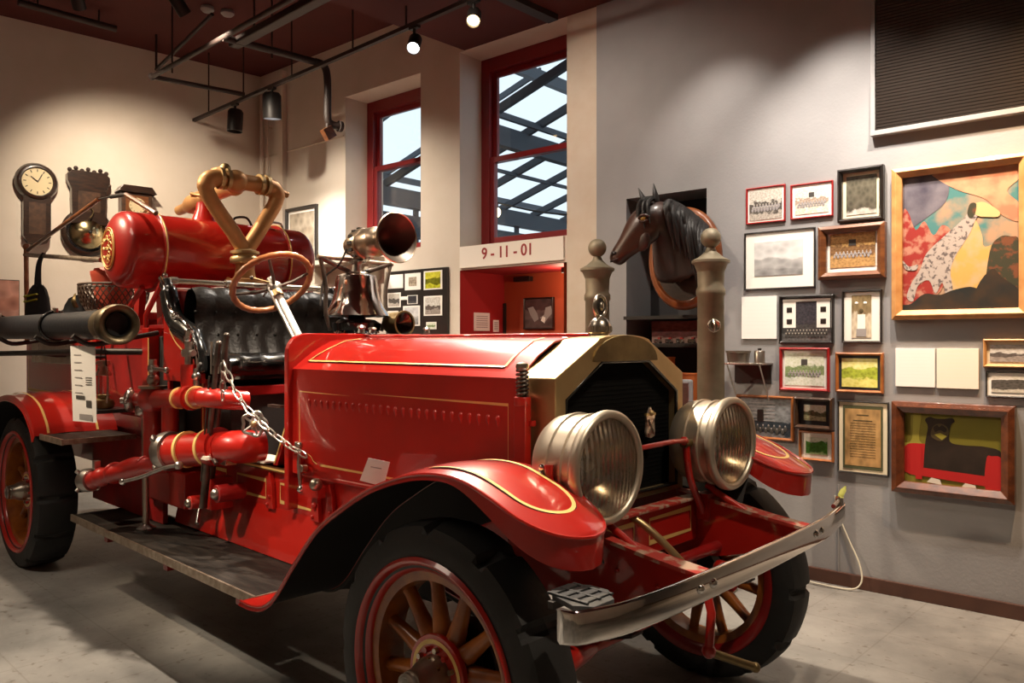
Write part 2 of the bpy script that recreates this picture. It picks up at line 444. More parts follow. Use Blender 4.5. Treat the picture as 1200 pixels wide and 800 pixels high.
wbox(b, NI[1], 6.4, 0, SOFF+.1, -.012, TH, 'wall_grey')
structure(b.build('wall_right'))
b = MB()
q0 = BO-BF*.6; q1 = BO+BF*7.4
b.add([q0, q1, q1+V((0, 0, CEIL+.1)), q0+V((0, 0, CEIL+.1))], [(0, 1, 2, 3)], 'wall_white', False)
structure(b.build('wall_left'))
b = MB(); b.add([(-7.4, YB, 0), (XR, YB, 0), (XR, YB, CEIL), (-7.4, YB, CEIL)], [(0, 1, 2, 3)], 'wall_white', False); structure(b.build('wall_front'))
b = MB(); b.add([(XR, YB, 0), (XR, 3.2, 0), (XR, 3.2, CEIL), (XR, YB, CEIL)], [(0, 1, 2, 3)], 'wall_white', False); structure(b.build('wall_far'))
SX = W(-1.36, 0).x
b = MB(); b.box(((-7.6+SX)/2, (YB+2.6)/2, CEIL+.05), (SX+7.6, 2.6-YB+.2, .1), 'ceiling_red'); structure(b.build('ceiling'))
b = MB(); b.box(((XR+SX)/2, (YB+2.8)/2, SOFF+.3), (XR-SX+.1, 2.9-YB, .6), 'ceiling_red'); structure(b.build('ceiling'))
# soffit beam lines
b = MB(); b.box((-2.2, (YB+2.3)/2, SOFF-.02), (.10, 2.35-YB-.05, .05), 'sprinkler'); structure(b.build('trim_1'))
# baseboard
b = MB(); wbox(b, NI[1]+.02, 6.2, 0, .083, -.032, -.012, 'baseboard'); structure(b.build('baseboard_right', bev=.004))
# picture rail line on the white wall
b = MB(); wbox(b, -4.7, W1[0]-.02, 3.60, 3.615, -.012, 0, 'wall_plaster'); structure(b.build('trim_2'))
b = MB(); wbox(b, -4.25, -4.15, 0, 4.5, -.05, 0, 'wall_white'); structure(b.build('trim_3'))

# pipes in the corner
def wall_pipe(s, r, z0, z1, label, t=-.05):
    p = W(s, z0, t); e = empty('conduit', p, 0)
    bb = MB(); bb.cyl(W(s, z0, t), W(s, z1, t), r, 'wall_white', n=12); bb.build('pipe', e)
    k = MB()
    for zz in (z0+.4, z1-.3): k.cyl(W(s, zz, t), W(s, zz+.03, t), r*1.35, 'wall_white', n=12)
    for zz in (z0+.4, z1-.3): k.box(W(s, zz+.015, t/2), (r*1.2, abs(t), .02), 'wall_white')
    k.build('clamp', e)
    tag(e, label, 'pipe')
wall_pipe(-4.56, .022, .0, 4.4, 'white conduit pipe standing in the corner beside the white walls')
wall_pipe(-4.44, .012, 1.0, 4.2, 'thin white conduit pipe running just right of the corner pipe')

# windows
def window(name, w, rail, t=.28):
    s0, s1, z0, z1 = w
    root = empty(name, W(s0, z0, t)); structure(root)
    b = MB(); fw = .10
    wbox(b, s0, s0+fw, z0, z1, t, t+.12, 'window_red'); wbox(b, s1-fw, s1, z0, z1, t, t+.12, 'window_red')
    wbox(b, s0+fw, s1-fw, z1-.12, z1, t, t+.12, 'window_red'); wbox(b, s0+fw, s1-fw, z0, z0+.05, t, t+.12, 'window_red')
    b.build('window_frame', root, bev=.006)
    for nm, a, c, tt in (('upper_sash', rail, z1-.12, .05), ('lower_sash', z0+.05, rail+.05, .01)):
        b = MB(); k = .05
        wbox(b, s0+fw, s0+fw+k, a, c, t+tt, t+tt+.035, 'window_red'); wbox(b, s1-fw-k, s1-fw, a, c, t+tt, t+tt+.035, 'window_red')
        wbox(b, s0+fw+k, s1-fw-k, a, a+k, t+tt, t+tt+.035, 'window_red'); wbox(b, s0+fw+k, s1-fw-k, c-k, c, t+tt, t+tt+.035, 'window_red')
        o = b.build(nm, root, bev=.004)
        b = MB(); wbox(b, s0+fw+k, s1-fw-k, a+k, c-k, t+tt+.015, t+tt+.02, 'pane'); b.build('pane', o)
window('window_1', W1, 3.27)
window('window_2', W2, 3.12)
b = MB(); wbox(b, -3.50, -2.49, 2.28, 2.325, -.22, 0, 'wall_plaster'); wbox(b, -3.46, -3.40, 2.10, 2.28, -.16, 0, 'wall_plaster'); wbox(b, -2.60, -2.54, 2.10, 2.28, -.16, 0, 'wall_plaster')
o = b.build('wall_shelf', loc=W(-3, 2.28)); tag(o, 'cream wooden ledge on brackets below the left window', 'shelf')
# number board above the doorway
b = MB(); wbox(b, -1.455, -.31, 2.145, 2.335, -.02, 0, 'board_white'); sg = b.build('number_board', loc=W(-.9, 2.24), bev=.004)
tag(sg, 'cream board over the red doorway with the date 9-11-01 in red digits', 'sign')
text_mesh('9 - 11 - 01', .135, 'letter_red', 'lettering', sg, AF*.0+AN*-.022+V((0, 0, .01)), (pi/2, 0, WA), .001)
sg.children[0].location = V(AN*-.022)+V((0, 0, .012))

# red room behind the doorway
b = MB()
def wq(b, s0, t0, s1, t1, z0, z1, m): b.add([W(s0, z0, t0), W(s1, z0, t1), W(s1, z1, t1), W(s0, z1, t0)], [(0, 1, 2, 3)], m, False)
wq(b, -1.466, .001, -1.466, .60, 0, 2.126, 'room_red')
wq(b, -1.478, .60, .4, .60, 0, 2.126, 'room_red_warmlit')
wq(b, -.322, .001, -.322, .52, 0, 2.126, 'room_red_warmlit'); wq(b, .4, .52, .4, .60, 0, 2.126, 'room_red_warmlit')
b.add([W(-1.468, 2.126, .001), W(-.318, 2.126, .001), W(-.318, 2.126, .52), W(.4, 2.126, .52), W(.4, 2.126, .6), W(-1.478, 2.126, .6)], [(0, 1, 2, 3, 4, 5)], 'room_red', False)
structure(b.build('wall_alcove'))

# ------------------------------------------------------------------ greenhouse beyond the windows
g = empty('glass_roof', W(-2, 4, 1)); g['_w'] = 1
def roofz(s, t): return 3.95+.30*(s+1.2)
S0, S1, T0, T1 = -3.5, 6.0, .62, 9.0
for k in range(12):
    t = .80+.68*k; m_ = MB(); p0, p1 = W(S0, roofz(S0, t), t), W(S1, roofz(S1, t), t)
    m_.rings([[p+AN*a+V((0, 0, c)) for a, c in ((-.022, -.05), (.022, -.05), (.022, .035), (-.022, .035))] for p in (p0, p1)], 'steel_blue', True, True, True, smooth=False); m_.build('rafter', g)
for s, hw_, hh in ((-3.45, .06, .10), (-2.62, .015, .02), (-1.93, .05, .10), (-1.72, .02, .03), (-.4, .02, .03), (.9, .05, .10), (2.4, .03, .04), (4.0, .05, .10)):
    m_ = MB(); z_ = roofz(s, 0)-.02-hh
    m_.rings([[W(s, z_, t)+AF*a+V((0, 0, c)) for a, c in ((-hw_, -hh), (hw_, -hh), (hw_, hh), (-hw_, hh))] for t in (T0, T1)], 'steel_blue', True, True, True, smooth=False); m_.build('purlin', g)
for k in range(3):
    t = 1.3+1.25*k; m_ = MB(); p0, p1 = W(-9.5, 3.60, t), W(-3.56, 3.75+.3*5.44, t)
    m_.rings([[p+AN*a+V((0, 0, c)) for a, c in ((-.022, -.05), (.022, -.05), (.022, .035), (-.022, .035))] for p in (p0, p1)], 'steel_blue', True, True, True, smooth=False); m_.build('rafter', g)
for s, hw_, hh in ((-3.56, .05, .08), (-6.9, .03, .05)):
    m_ = MB(); z_ = 3.75+.3*(s+9)-.02-hh
    m_.rings([[W(s, z_, t)+AF*a+V((0, 0, c)) for a, c in ((-hw_, -hh), (hw_, -hh), (hw_, hh), (-hw_, hh))] for t in (T0, T1)], 'steel_blue', True, True, True, smooth=False); m_.build('purlin', g)
structure(g)
b = MB(); sE = -3.5
wbox(b, sE-.05, sE+.03, 2.72, 2.98, T0, T1, 'steel_blue'); wbox(b, sE-.05, sE+.03, 0, 2.1, T0, T1, 'steel_blue'); wbox(b, sE-.05, sE+.03, 3.16, 3.26, T0, T1, 'steel_blue')
for k in range(14): wbox(b, sE-.03, sE+.02, 2.1, 3.2, .7+.62*k, .75+.62*k, 'steel_blue')
structure(b.build('wall_greenhouse'))
b = MB(); wbox(b, -14, 8, -.2, 0.0, .6, 9, 'steel_blue'); structure(b.build('ground'))
def bulb_string(pts, label):
    P = spl(pts, 6); e = empty('string_light', P[0])
    m_ = MB(); m_.tube(P, .012, 'iron', 6); m_.build('cord', e)
    for i in range(3, len(P), 5):
        m_ = MB(); m_.ball(P[i]-V((0, 0, .12)), .05, 'bulb_small', 10, (1, 1, 1.2)); bl = m_.build('bulb', e)
        m_ = MB(); m_.cyl(P[i]-V((0, 0, .08)), P[i], .022, 'iron', n=8); m_.build('socket', bl)
    tag(e, label, 'string lights')
bulb_string([W(-3.3, 3.32, 1.9), W(-2.3, 3.02, 2.3), W(-1.2, 2.93, 2.7), W(.2, 3.0, 3.2)], 'string of small warm bulbs hanging outside the window under the glass roof')

# ------------------------------------------------------------------ pictures on the walls
def place(s, z, t=-.012): return W(s, z, t)
def wall_thing(name, s, z, label, cat, group=None, t=-.012, wall='A'):
    if wall == 'A': e = empty(name, W(s, z, t), WA, local=True)
    else: e = empty(name, BO+BF*s+BN*.0+V((0, 0, z)), WB-0, local=True)
    tag(e, label, cat, group); return e
# local frame on wall A: x along the wall, z up, -y into the room
def frame_mesh(w, h, fw, d, m, tilt=0, inner=None):
    b = MB(); X, Z = w/2, h/2
    o = [(-X, -Z), (X, -Z), (X, Z), (-X, Z)]; i_ = [(-X+fw, -Z+fw), (X-fw, -Z+fw), (X-fw, Z-fw), (-X+fw, Z-fw)]
    mid = [(-X+fw*.45, -Z+fw*.45), (X-fw*.45, -Z+fw*.45), (X-fw*.45, Z-fw*.45), (-X+fw*.45, Z-fw*.45)]
    rs = [[V((a, 0, c)) for a, c in o], [V((a, -d*.8, c)) for a, c in o], [V((a, -d, c)) for a, c in mid], [V((a, -d*.62, c)) for a, c in i_], [V((a, -.004, c)) for a, c in i_]]
    b.rings(rs, m, True, smooth=False)
    return b
def picture(s0, s1, z0, z1, fm, fw, d, matm, mw, pm, label, group='framed pictures on the grey wall', extra=None, cat='framed picture', name='framed_picture', t=-.012):
    w, h = s1-s0, z1-z0
    e = wall_thing(name, (s0+s1)/2, (z0+z1)/2, label, cat, group, t)
    frame_mesh(w, h, fw, d, fm).build('frame', e, bev=.0015)
    iw, ih = w/2-fw+.001, h/2-fw+.001; yb = -.006
    if matm:
        b = MB(); b.box((0, yb, 0), (2*iw, .004, 2*ih), matm); b.build('mat_board', e)
        if isinstance(mw, (int, float)): mw = (mw, mw, mw, mw)
        x0, x1, a0, a1 = -iw+mw[0], iw-mw[1], -ih+mw[2], ih-mw[3]
    else: x0, x1, a0, a1 = -iw, iw, -ih, ih
    b = MB(); b.box(((x0+x1)/2, yb-.004, (a0+a1)/2), (x1-x0, .003, a1-a0), pm)
    if extra: extra(b, x0, x1, a0, a1, yb-.0062)
    b.build('photograph', e)
    return e
mat('ph_face', (.42, .38, .33), .7)
def rows(b, x0, x1, a0, a1, y, n, rws, zc, hd, body, r=.0055, head='ph_face'):
    for k in range(rws):
        for i in range(n):
            x = x0+(x1-x0)*(.08+.84*(i+.5*(k % 2)+.25)/n); z = a0+(a1-a0)*zc+k*hd
            rj = .8+.4*random.random(); b.ball((x, y, z-r*2.0), r*1.15*rj, body, 8, (1, .1, 1.5))
            b.ball((x, y-.0006, z), r*.62, head, 8, (1, .15, 1.1))
def ex_house(b, x0, x1, a0, a1, y):
    w, h = x1-x0, a1-a0
    b.box((x0+w*.16, y, a0+h*.62), (w*.26, .001, h*.62), 'matboard'); b.box((x0+w*.84, y, a0+h*.62), (w*.26, .001, h*.62), 'matboard')
    b.box((x0+w*.5, y, a0+h*.94), (w*.96, .001, h*.06), 'matboard')
    for u in (.16, .84):
        for v in (.72, .45): b.box((x0+w*u, y-.001, a0+h*v), (w*.11, .001, h*.12), 'frame_black')
    rows(b, x0, x1, a0, a1, y-.002, 13, 2, .18, .02, 'ink', .007)
def ex_group(b, x0, x1, a0, a1, y):
    w, h = x1-x0, a1-a0
    b.box((x0+w*.5, y, a0+h*.72), (w*.16, .001, h*.18), 'ink')
    rows(b, x0, x1, a0, a1, y-.001, 10, 2, .38, .016, 'ink_grey', .006)
def ex_people(b, x0, x1, a0, a1, y): rows(b, x0, x1, a0, a1, y, 9, 2, .42, .018, 'ink_grey', .008)
picture(1.205, 1.47, 2.275, 2.515, 'frame_red', .012, .02, 'matboard', .012, 'ph_grey', 'thin red framed grey group photo at the top left of the picture wall', extra=ex_people)
picture(1.503, 1.77, 2.277, 2.50, 'frame_red', .012, .02, 'matboard', .018, 'ph_pale', 'thin red framed pale sepia photo beside the black framed tall photo', extra=ex_group)
picture(1.803, 2.067, 2.225, 2.55, 'frame_black', .024, .05, 'matboard_cream', .022, 'ph_dark', 'deep black framed tall photo of a wrecked scene in the top row')
picture(1.193, 1.66, 1.84, 2.22, 'frame_black', .010, .02, 'matboard', (.06, .07, .08, .06), 'ph_fog', 'large thin black framed foggy photo in a wide white mat')
picture(1.689, 2.077, 1.88, 2.21, 'wood_mid', .045, .06, 'matboard', (.018, .018, .03, .005), 'ph_sepia', 'sepia group photo in a deep brown wood frame', extra=ex_group)
picture(1.431, 1.775, 1.487, 1.793, 'frame_black', .016, .03, None, 0, 'ph_bw', 'black framed photo of a crew before a white house front', extra=ex_house)
def ex_seat(b, x0, x1, a0, a1, y):
    w, h = x1-x0, a1-a0
    b.box((x0+w*.5, y, a0+h*.35), (w*.4, .001, h*.4), 'matboard'); b.ball((x0+w*.5, y, a0+h*.63), .012, 'pt_muzzle', 10, (1, .1, 1.2)); b.box((x0+w*.5, y-.001, a0+h*.12), (w*.5, .001, h*.18), 'ink_grey')
    for q in (-.25, .2): b.ball((x0+w*(.5+q), y, a0+h*.82), .011, 'matboard', 8, (1, .1, .7))
picture(1.823, 2.053, 1.492, 1.811, 'frame_black', .012, .025, 'matboard', (.045, .05, .02, .02), 'ph_portrait', 'narrow brown portrait in a wide white mat and thin black frame', extra=ex_seat)
picture(1.434, 1.749, 1.186, 1.462, 'frame_red', .018, .03, 'matboard', .018, 'ph_green', 'wide red framed greenish group photo', extra=ex_group)
picture(1.786, 2.062, 1.188, 1.433, 'wood_orange', .018, .03, 'matboard_dark', .018, 'ph_yellow', 'yellow tinted photo in black mat and orange wood frame')
def ex_steps(b, x0, x1, a0, a1, y):
    w, h = x1-x0, a1-a0
    for i in range(6): b.box((x0+w*.45, y, a0+h*(.42+.09*i)), (w*.5, .001, h*.025), 'ink_grey')
    b.box((x0+w*.42, y-.001, a0+h*.55), (w*.12, .001, h*.3), 'frame_black')
    rows(b, x0, x1, a0, a1, y-.002, 8, 2, .22, .02, 'ink', .009, 'ink_grey')
picture(1.139, 1.525, .86, 1.147, 'wood_orange', .018, .03, None, 0, 'ph_steps', 'orange wood framed dark photo partly behind the far mudguard', extra=ex_steps)
picture(1.538, 1.775, .953, 1.15, 'frame_brown', .022, .06, 'matboard_dark', .028, 'ph_smallgreen', 'small deep dark brown framed photo with a black mat')
picture(1.56, 1.775, .752, .939, 'wood_orange', .014, .03, 'matboard', .028, 'ph_bush', 'small orange framed green photo under the deep brown frame')
def ex_doc(b, x0, x1, a0, a1, y):
    w, h = x1-x0, a1-a0
    for i in range(15):
        z = a0+h*(.80-.046*i); ww = w*(.55 if i == 0 else .74)
        b.box((x0+w*.5, y, z), (ww, .0006, .0016 if i else .006), 'pt_muzzle')
    b.box((x0+w*.5, y, a0+h*.9), (w*.35, .0006, .006), 'pt_muzzle')
def doc():
    s0, s1, z0, z1 = 1.797, 2.090, .70, 1.138
    e = picture(s0, s1, z0, z1, 'frame_black', .008, .02, 'matboard_cream', (.024, .028, .02, .024), 'pt_dark2', 'tall brown handwritten document in a cream mat', extra=None)
mat('pt_dark2', (.06, .065, .025), .7)
e = picture(1.797, 2.090, .70, 1.138, 'frame_black', .008, .02, 'matboard_cream', (.024, .026, .020, .020), 'pt_dark2', 'tall brown typed document in a cream mat and thin black frame')
b = MB(); b.box((0, -.012, 0), (.205, .001, .345), 'ph_doc'); ex_doc(b, -.10, .10, -.17, .17, -.0132); b.build('document', e)
picture(2.577, 2.84, 1.358, 1.514, 'wood_light', .016, .03, 'matboard_cream', .016, 'ph_street', 'light wood framed grey street photo at the right edge above a black framed one')
picture(2.588, 2.80, 1.196, 1.338, 'frame_black', .008, .02, 'matboard', .02, 'ph_tree', 'thin black framed tree photo below the light wood framed street photo')
def sheet(s0, s1, z0, z1, m, label, lines=0, t=-.012, group='white text panels on the grey wall', lm='ink_grey'):
    e = wall_thing('text_panel', (s0+s1)/2, (z0+z1)/2, label, 'panel', group, t)
    b = MB(); w, h = s1-s0, z1-z0; b.box((0, -.008, 0), (w, .016, h), m); b.build('board', e, bev=.001)
    b = MB()
    for i in range(lines): b.box((-.01*(i % 3 == 2), -.0159, h*.36-i*h*.72/max(1, lines-1)), (w*.8-.02*(i % 3 == 2), .0004, .0012), lm)
    if lines: b.build('print', e)
    return e
mat('faint', (.82, .80, .76), .7)
sheet(1.175, 1.414, 1.517, 1.796, 'paper', 'blank looking white text panel left of the crew photo', 9, lm='faint')
sheet(2.128, 2.337, 1.237, 1.46, 'paper', 'left one of two white text panels under the dog painting', 9, lm='faint')
sheet(2.346, 2.555, 1.235, 1.461, 'paper_warm', 'right one of two white text panels under the dog painting', 9, lm='faint')
# big dalmatian painting
def pol(b, pts, y, m, x0, x1, a0, a1, smooth=False):
    if smooth: pts = [(min(1, max(0, p.x)), min(1, max(0, p.y))) for p in spl([(u, v, 0) for u, v in pts], 4, closed=True)]
    P = [V((x0+(x1-x0)*u, y, a0+(a1-a0)*v)) for u, v in pts]
    b.add(P, [tuple(range(len(P)))], m, False)
def big_painting():
    s0, s1, z0, z1 = 2.114, 2.80, 1.627, 2.51; w, h = s1-s0, z1-z0
    e = wall_thing('dog_painting', (s0+s1)/2, (z0+z1)/2, 'large painting of a spotted dog before flames in a wide light wood frame', 'painting', None)
    frame_mesh(w, h, .055, .06, 'wood_light').build('frame', e, bev=.003)
    b = MB(); X, Z = w/2-.053, h/2-.053; y = -.012
    b.box((0, y, 0), (2*X, .006, 2*Z), 'pt_sky'); A = (-X, X, -Z, Z); y -= .004
    def P(pts, m):
        nonlocal y
        y -= .0005; pol(b, pts, y, m, *A, smooth=len(pts) > 4)
    P([(0, .55), (.1, .62), (.25, .70), (.38, .78), (.42, .9), (.36, 1), (0, 1)], 'pt_smoke')
    P([(.30, .97), (.5, .86), (.72, .78), (.85, .66), (1, .6), (1, .72), (.9, .82), (1, .9), (1, 1), (.34, 1)], 'pt_peach')
    P([(0, .05), (.3, .1), (.42, .3), (.44, .55), (.36, .62), (.28, .55), (.2, .66), (.12, .60), (.05, .74), (0, .7)], 'pt_flame')
    P([(.42, .08), (.44, .40), (.56, .62), (.64, .64), (.70, .52), (.72, .44), (.88, .44), (.95, .1)], 'pt_yellow')
    P([(.74, .06), (.76, .40), (.84, .50), (.93, .50), (1, .45), (1, .06)], 'pt_trees')
    # dog
    P([(.04, .10), (.08, .20), (.16, .30), (.22, .42), (.38, .54), (.50, .62), (.57, .68), (.63, .75), (.72, .74), (.78, .69), (.72, .66), (.66, .66), (.60, .55), (.53, .46), (.47, .38), (.43, .28), (.45, .14), (.40, .08), (.36, .2), (.30, .12), (.24, .22), (.14, .18), (.10, .07)], 'pt_fur')
    P([(.62, .745), (.70, .76), (.77, .73), (.84, .68), (.83, .645), (.74, .65), (.67, .66), (.63, .69)], 'pt_fur_warm')
    P([(.575, .69), (.60, .755), (.65, .75), (.64, .68), (.60, .65)], 'pt_trees')
    P([(0, .38), (.06, .33), (.14, .34), (.12, .30), (.03, .31)], 'pt_fur')
    P([(0, 0), (1, 0), (1, .10), (.86, .14), (.72, .13), (.6, .16), (.45, .14), (.34, .11), (.2, .12), (.08, .05), (0, .04)], 'pt_dark')
    P([(.63, .0), (.66, .16), (.78, .28), (.86, .22), (1, .12), (1, 0)], 'pt_dark')
    b.build('canvas', e)
big_painting()
def dog_picture():
    s0, s1, z0, z1 = 2.116, 2.730, .623, 1.152; w, h = s1-s0, z1-z0
    e = wall_thing('black_dog_picture', (s0+s1)/2, (z0+z1)/2, 'picture of a black dog behind a red bench in a carved dark brown frame', 'painting', None)
    b = frame_mesh(w, h, .065, .07, 'frame_carved')
    for i in range(26):
        for sz in (-1, 1): b.ball((-w/2+.03+i*(w-.06)/25, -.062, sz*(h/2-.022)), .010, 'frame_carved', 8, (1, .6, .6))
    for i in range(20):
        for sx in (-1, 1): b.ball((sx*(w/2-.022), -.062, -h/2+.04+i*(h-.08)/19), .010, 'frame_carved', 8, (.6, .6, 1))
    b.build('frame', e, bev=.003)
    b = MB(); X, Z = w/2-.063, h/2-.063; y = -.014
    b.box((0, y, 0), (2*X, .006, 2*Z), 'pt_olive'); A = (-X, X, -Z, Z); y -= .004
    def P(pts, m):
        nonlocal y
        y -= .0005; pol(b, pts, y, m, *A, smooth=len(pts) > 4)
    P([(0, .55), (.08, .62), (.1, 1), (.18, 1), (.16, .6), (.3, .55), (.3, .5), (0, .5)], 'pt_olive_light')
    P([(0, .14), (0, .5), (.16, .56), (.28, .5), (.28, .14)], 'pt_bench')
    P([(.20, .14), (.22, .55), (.25, .8), (.22, .9), (.27, .95), (.33, .93), (.42, .93), (.50, .95), (.53, .9), (.49, .84), (.48, .62), (.62, .58), (.85, .58), (1, .5), (1, .12), (.2, .1)], 'pt_blackdog')
    P([(.28, .70), (.31, .82), (.38, .86), (.45, .82), (.47, .72), (.40, .62), (.32, .64)], 'pt_muzzle')
    P([(.31, .80), (.35, .84), (.37, .81), (.40, .84), (.45, .79), (.43, .74), (.38, .77), (.33, .74)], 'pt_blackdog')
    P([(.32, .70), (.38, .73), (.45, .69), (.40, .63)], 'pt_olive_light')
    P([(.12, .05), (.12, .52), (.185, .55), (.19, .05)], 'pt_bench'); P([(.84, 0), (.85, .42), (.9, .46), (1, .42), (1, 0)], 'pt_bench')
    P([(.18, .10), (.18, .22), (.86, .18), (.86, .04)], 'pt_bench')
    P([(.24, .02), (.29, .09), (.38, .07), (.40, 0)], 'pt_white'); P([(.60, .0), (.64, .06), (.74, .04), (.75, 0)], 'pt_white')
    b.build('canvas', e)
mat('frame_carved', (.16, .045, .015), .3, coat=.5, col2=(.07, .02, .008), nscale=20)
dog_picture()
# louvred shutter, upper right
b = MB(); e = wall_thing('wall_shutter', 2.9, 3.3, 'dark brown slatted roller shutter set high on the grey wall', 'shutter', None)
def shutter():
    b = MB(); n = 64; X = .88; pts = []
    for i in range(n):
        z = -.545+i*.0192
        b.box((0, -.02, z+.009), (2*X, .014, .0145), 'shutter', rot=Matrix.Rotation(R(18), 3, 'X'))
    b.build('slats', e)
    b = MB(); b.box((0, -.004, .07), (2*X, .006, 1.24), 'frame_black'); b.build('backing', e)
    b = MB(); b.box((-.0, -.025, -.562), (2*X+.05, .05, .03), 'wall_grey'); b.box((-X-.012, -.02, .06), (.025, .04, 1.22), 'wall_grey'); b.box((X+.012, -.02, .06), (.025, .04, 1.22), 'wall_grey'); b.build('surround', e, bev=.003)
shutter()

# pinboard on the white wall
def pinboard():
    s0, s1, z0, z1 = -2.434, -1.60, 1.35, 2.17
    e = wall_thing('notice_board', (s0+s1)/2, (z0+z1)/2, 'black board covered with small photographs between window pier and red doorway', 'notice board', None, t=0)
    w, h = s1-s0, z1-z0
    b = MB(); b.box((0, -.015, 0), (w, .03, h), 'frame_black'); b.build('board', e, bev=.002)
    # px box in the photograph's own board proportion (u0,u1,v0,v1)
    items = [(.03, .30, .80, .96, 'paper', 'plain white card'), (.33, .59, .77, .96, 'ph_map', 'tan photo in pale mount'), (.64, .93, .76, .97, 'ph_lime', 'yellow tinted photo'),
             (.03, .26, .58, .75, 'ph_grey', 'grey square photo'), (.37, .54, .61, .71, 'ph_bw', 'small dark photo'), (.26, .37, .66, .70, 'paper', 'small white strip'),
             (.30, .58, .36, .59, 'ph_fog', 'misty grey photo'), (.64, .93, .47, .69, 'ph_street', 'grey portrait photo'), (.03, .22, .48, .54, 'ph_pale', 'pale wide photo'), (.68, .84, .32, .40, 'ph_green', 'small green card')]
    for u0, u1, v0, v1, m, l in items:
        q = wall_thing('pinned_photograph', (s0+s1)/2+w*((u0+u1)/2-.5), (z0+z1)/2+h*((v0+v1)/2-.5), l+' pinned on the black board', 'photograph', 'photographs on the black board', t=-.0305)
        b = MB(); b.box((0, -.0015, 0), (w*(u1-u0), .003, h*(v1-v0)), 'matboard'); b.build('mount', q)
        b = MB(); k = .82 if m != 'ph_map' else .5
        b.box((0, -.0036, 0), (w*(u1-u0)*k, .001, h*(v1-v0)*(k+.04)), m); b.build('print', q)
pinboard()
picture(-4.13, -3.56, 2.32, 2.96, 'frame_black', .035, .04, 'matboard', .03, 'ph_map', 'black framed pale map picture on the white wall behind the red tank', group='framed pictures on the white wall', t=0)
# things in the red alcove
def alc(s, z, t): return W(s, z, t)
e = empty('red_room_picture', W(-1.04, 1.755, .598), WA, local=True); tag(e, 'square dark photograph on the red wall with painted-in warm light inside the doorway', 'photograph')
frame_mesh(.345, .29, .012, .03, 'frame_black').build('frame', e)
b = MB(); b.box((0, -.01, 0), (.325, .006, .27), 'ph_night')
pol(b, [(.1, .7), (.3, .75), (.45, .5), (.5, .3), (.35, .2), (.2, .45)], -.0136, 'ink_grey', -.16, .16, -.13, .13)
pol(b, [(.55, .35), (.7, .45), (.75, .7), (.95, .75), (1, .5), (.85, .35), (.7, .15)], -.0136, 'ink_grey', -.16, .16, -.13, .13)
pol(b, [(.58, .25), (.65, .4), (.75, .35), (.72, .15)], -.0142, 'paper', -.16, .16, -.13, .13)
b.build('photograph', e)
e = empty('wall_vent', W(-1.21, 2.075, .598), WA, local=True); tag(e, 'black slot vent above the photograph inside the red doorway', 'vent')
b = MB(); b.box((0, -.03, 0), (.19, .06, .045), 'frame_black'); b.build('housing', e, bev=.004)
b = MB()
for i in range(3): b.box((0, -.062, -.012+i*.012), (.17, .004, .003), 'iron')
b.build('slats', e)
for s, z, w, h, l in ((.28, 1.68, .21, .165, 'square white notice on the crimson wall inside the doorway'), (.475, 1.645, .075, .11, 'narrow white notice beside the square one inside the doorway')):
    e = empty('wall_notice', W(-1.464, z, s), WA+pi/2, local=True); tag(e, l, 'notice', 'white notices in the red doorway')
    b = MB(); b.box((0, -.003, 0), (w, .006, h), 'paper'); b.build('sheet', e)
    b = MB()
    for i in range(6): b.box((0, -.0066, h*.3-i*h*.12), (w*.72, .0006, .006), 'ink_grey')
    b.build('print', e)
b = MB(); wbox(b, -1.462, -1.44, 0, 1.86, .575, .598, 'iron'); o = b.build('wall_strip', loc=W(-1.458, 0, .59)); tag(o, 'dark upright metal strip on the edge of the crimson wall in the doorway', 'strip')

# ------------------------------------------------------------------ wall clocks on the left wall
def clock_root(name, s, z, label):
    e = empty(name, BO+BF*s+V((0, 0, z)), math.atan2(-BF.y, -BF.x), local=True)
    # local: x along wall (towards the corner), y into the wall?  -> room side is -y
    tag(e, label, 'clock', 'antique clocks on the white wall'); return e
# local x = -BF (towards corner), local y = (rotated 90 deg) ; room side is BN
def clk(b, *a): return b
e = clock_root('wall_clock', 2.245, 2.80, 'dark banjo shaped wall clock with a round cream dial, leftmost of the three clocks')
b = MB(); b.lathe([(0, 0), (.175, 0), (.185, -.05), (.165, -.10), (.135, -.11), (.128, -.09)], (0, 0, .22), (0, 1, 0), 'wood_dark', 32); 
b.prism([(-.115, .10), (-.115, -.30), (-.08, -.36), (0, -.385), (.08, -.36), (.115, -.30), (.115, .10)], XZ, 0, -.09, 'wood_dark')
b.build('case', e, bev=.004)
b = MB(); b.lathe([(0, -.092), (.135, -.092)], (0, 0, .22), (0, 1, 0), 'clockface', 32)
for i in range(12):
    a = i*pi/6; b.box((sin(a)*.105, -.0935, .22+cos(a)*.105), (.008, .002, .024), 'ink', rot=Matrix.Rotation(a, 3, 'Y'))
b.build('dial', e)
b = MB(); b.box((.02, -.097, .255), (.008, .003, .09), 'ink', rot=Matrix.Rotation(.45, 3, 'Y')); b.build('clock_hand', e)
b = MB(); b.box((-.03, -.1, .245), (.006, .003, .07), 'ink', rot=Matrix.Rotation(-.9, 3, 'Y')); b.build('clock_hand', e)
b = MB(); b.box((0, -.091, -.13), (.14, .004, .30), 'frame_brown'); b.build('lower_door', e)
e = clock_root('gong_clock', 1.80, 2.78, 'tall carved black gong case with a round brass bell, middle one of the three clocks')
b = MB()
b.prism([(-.19, .30), (-.155, .22), (-.15, -.02), (-.17, -.12), (.17, -.12), (.15, -.02), (.155, .22), (.19, .30), (.19, .36), (.15, .40), (-.15, .40), (-.19, .36)], XZ, 0, -.10, 'wood_dark')
for i in range(7): b.ball((-.165+i*.055, -.06, .405+.02*(i % 2)), .024, 'wood_dark', 8)
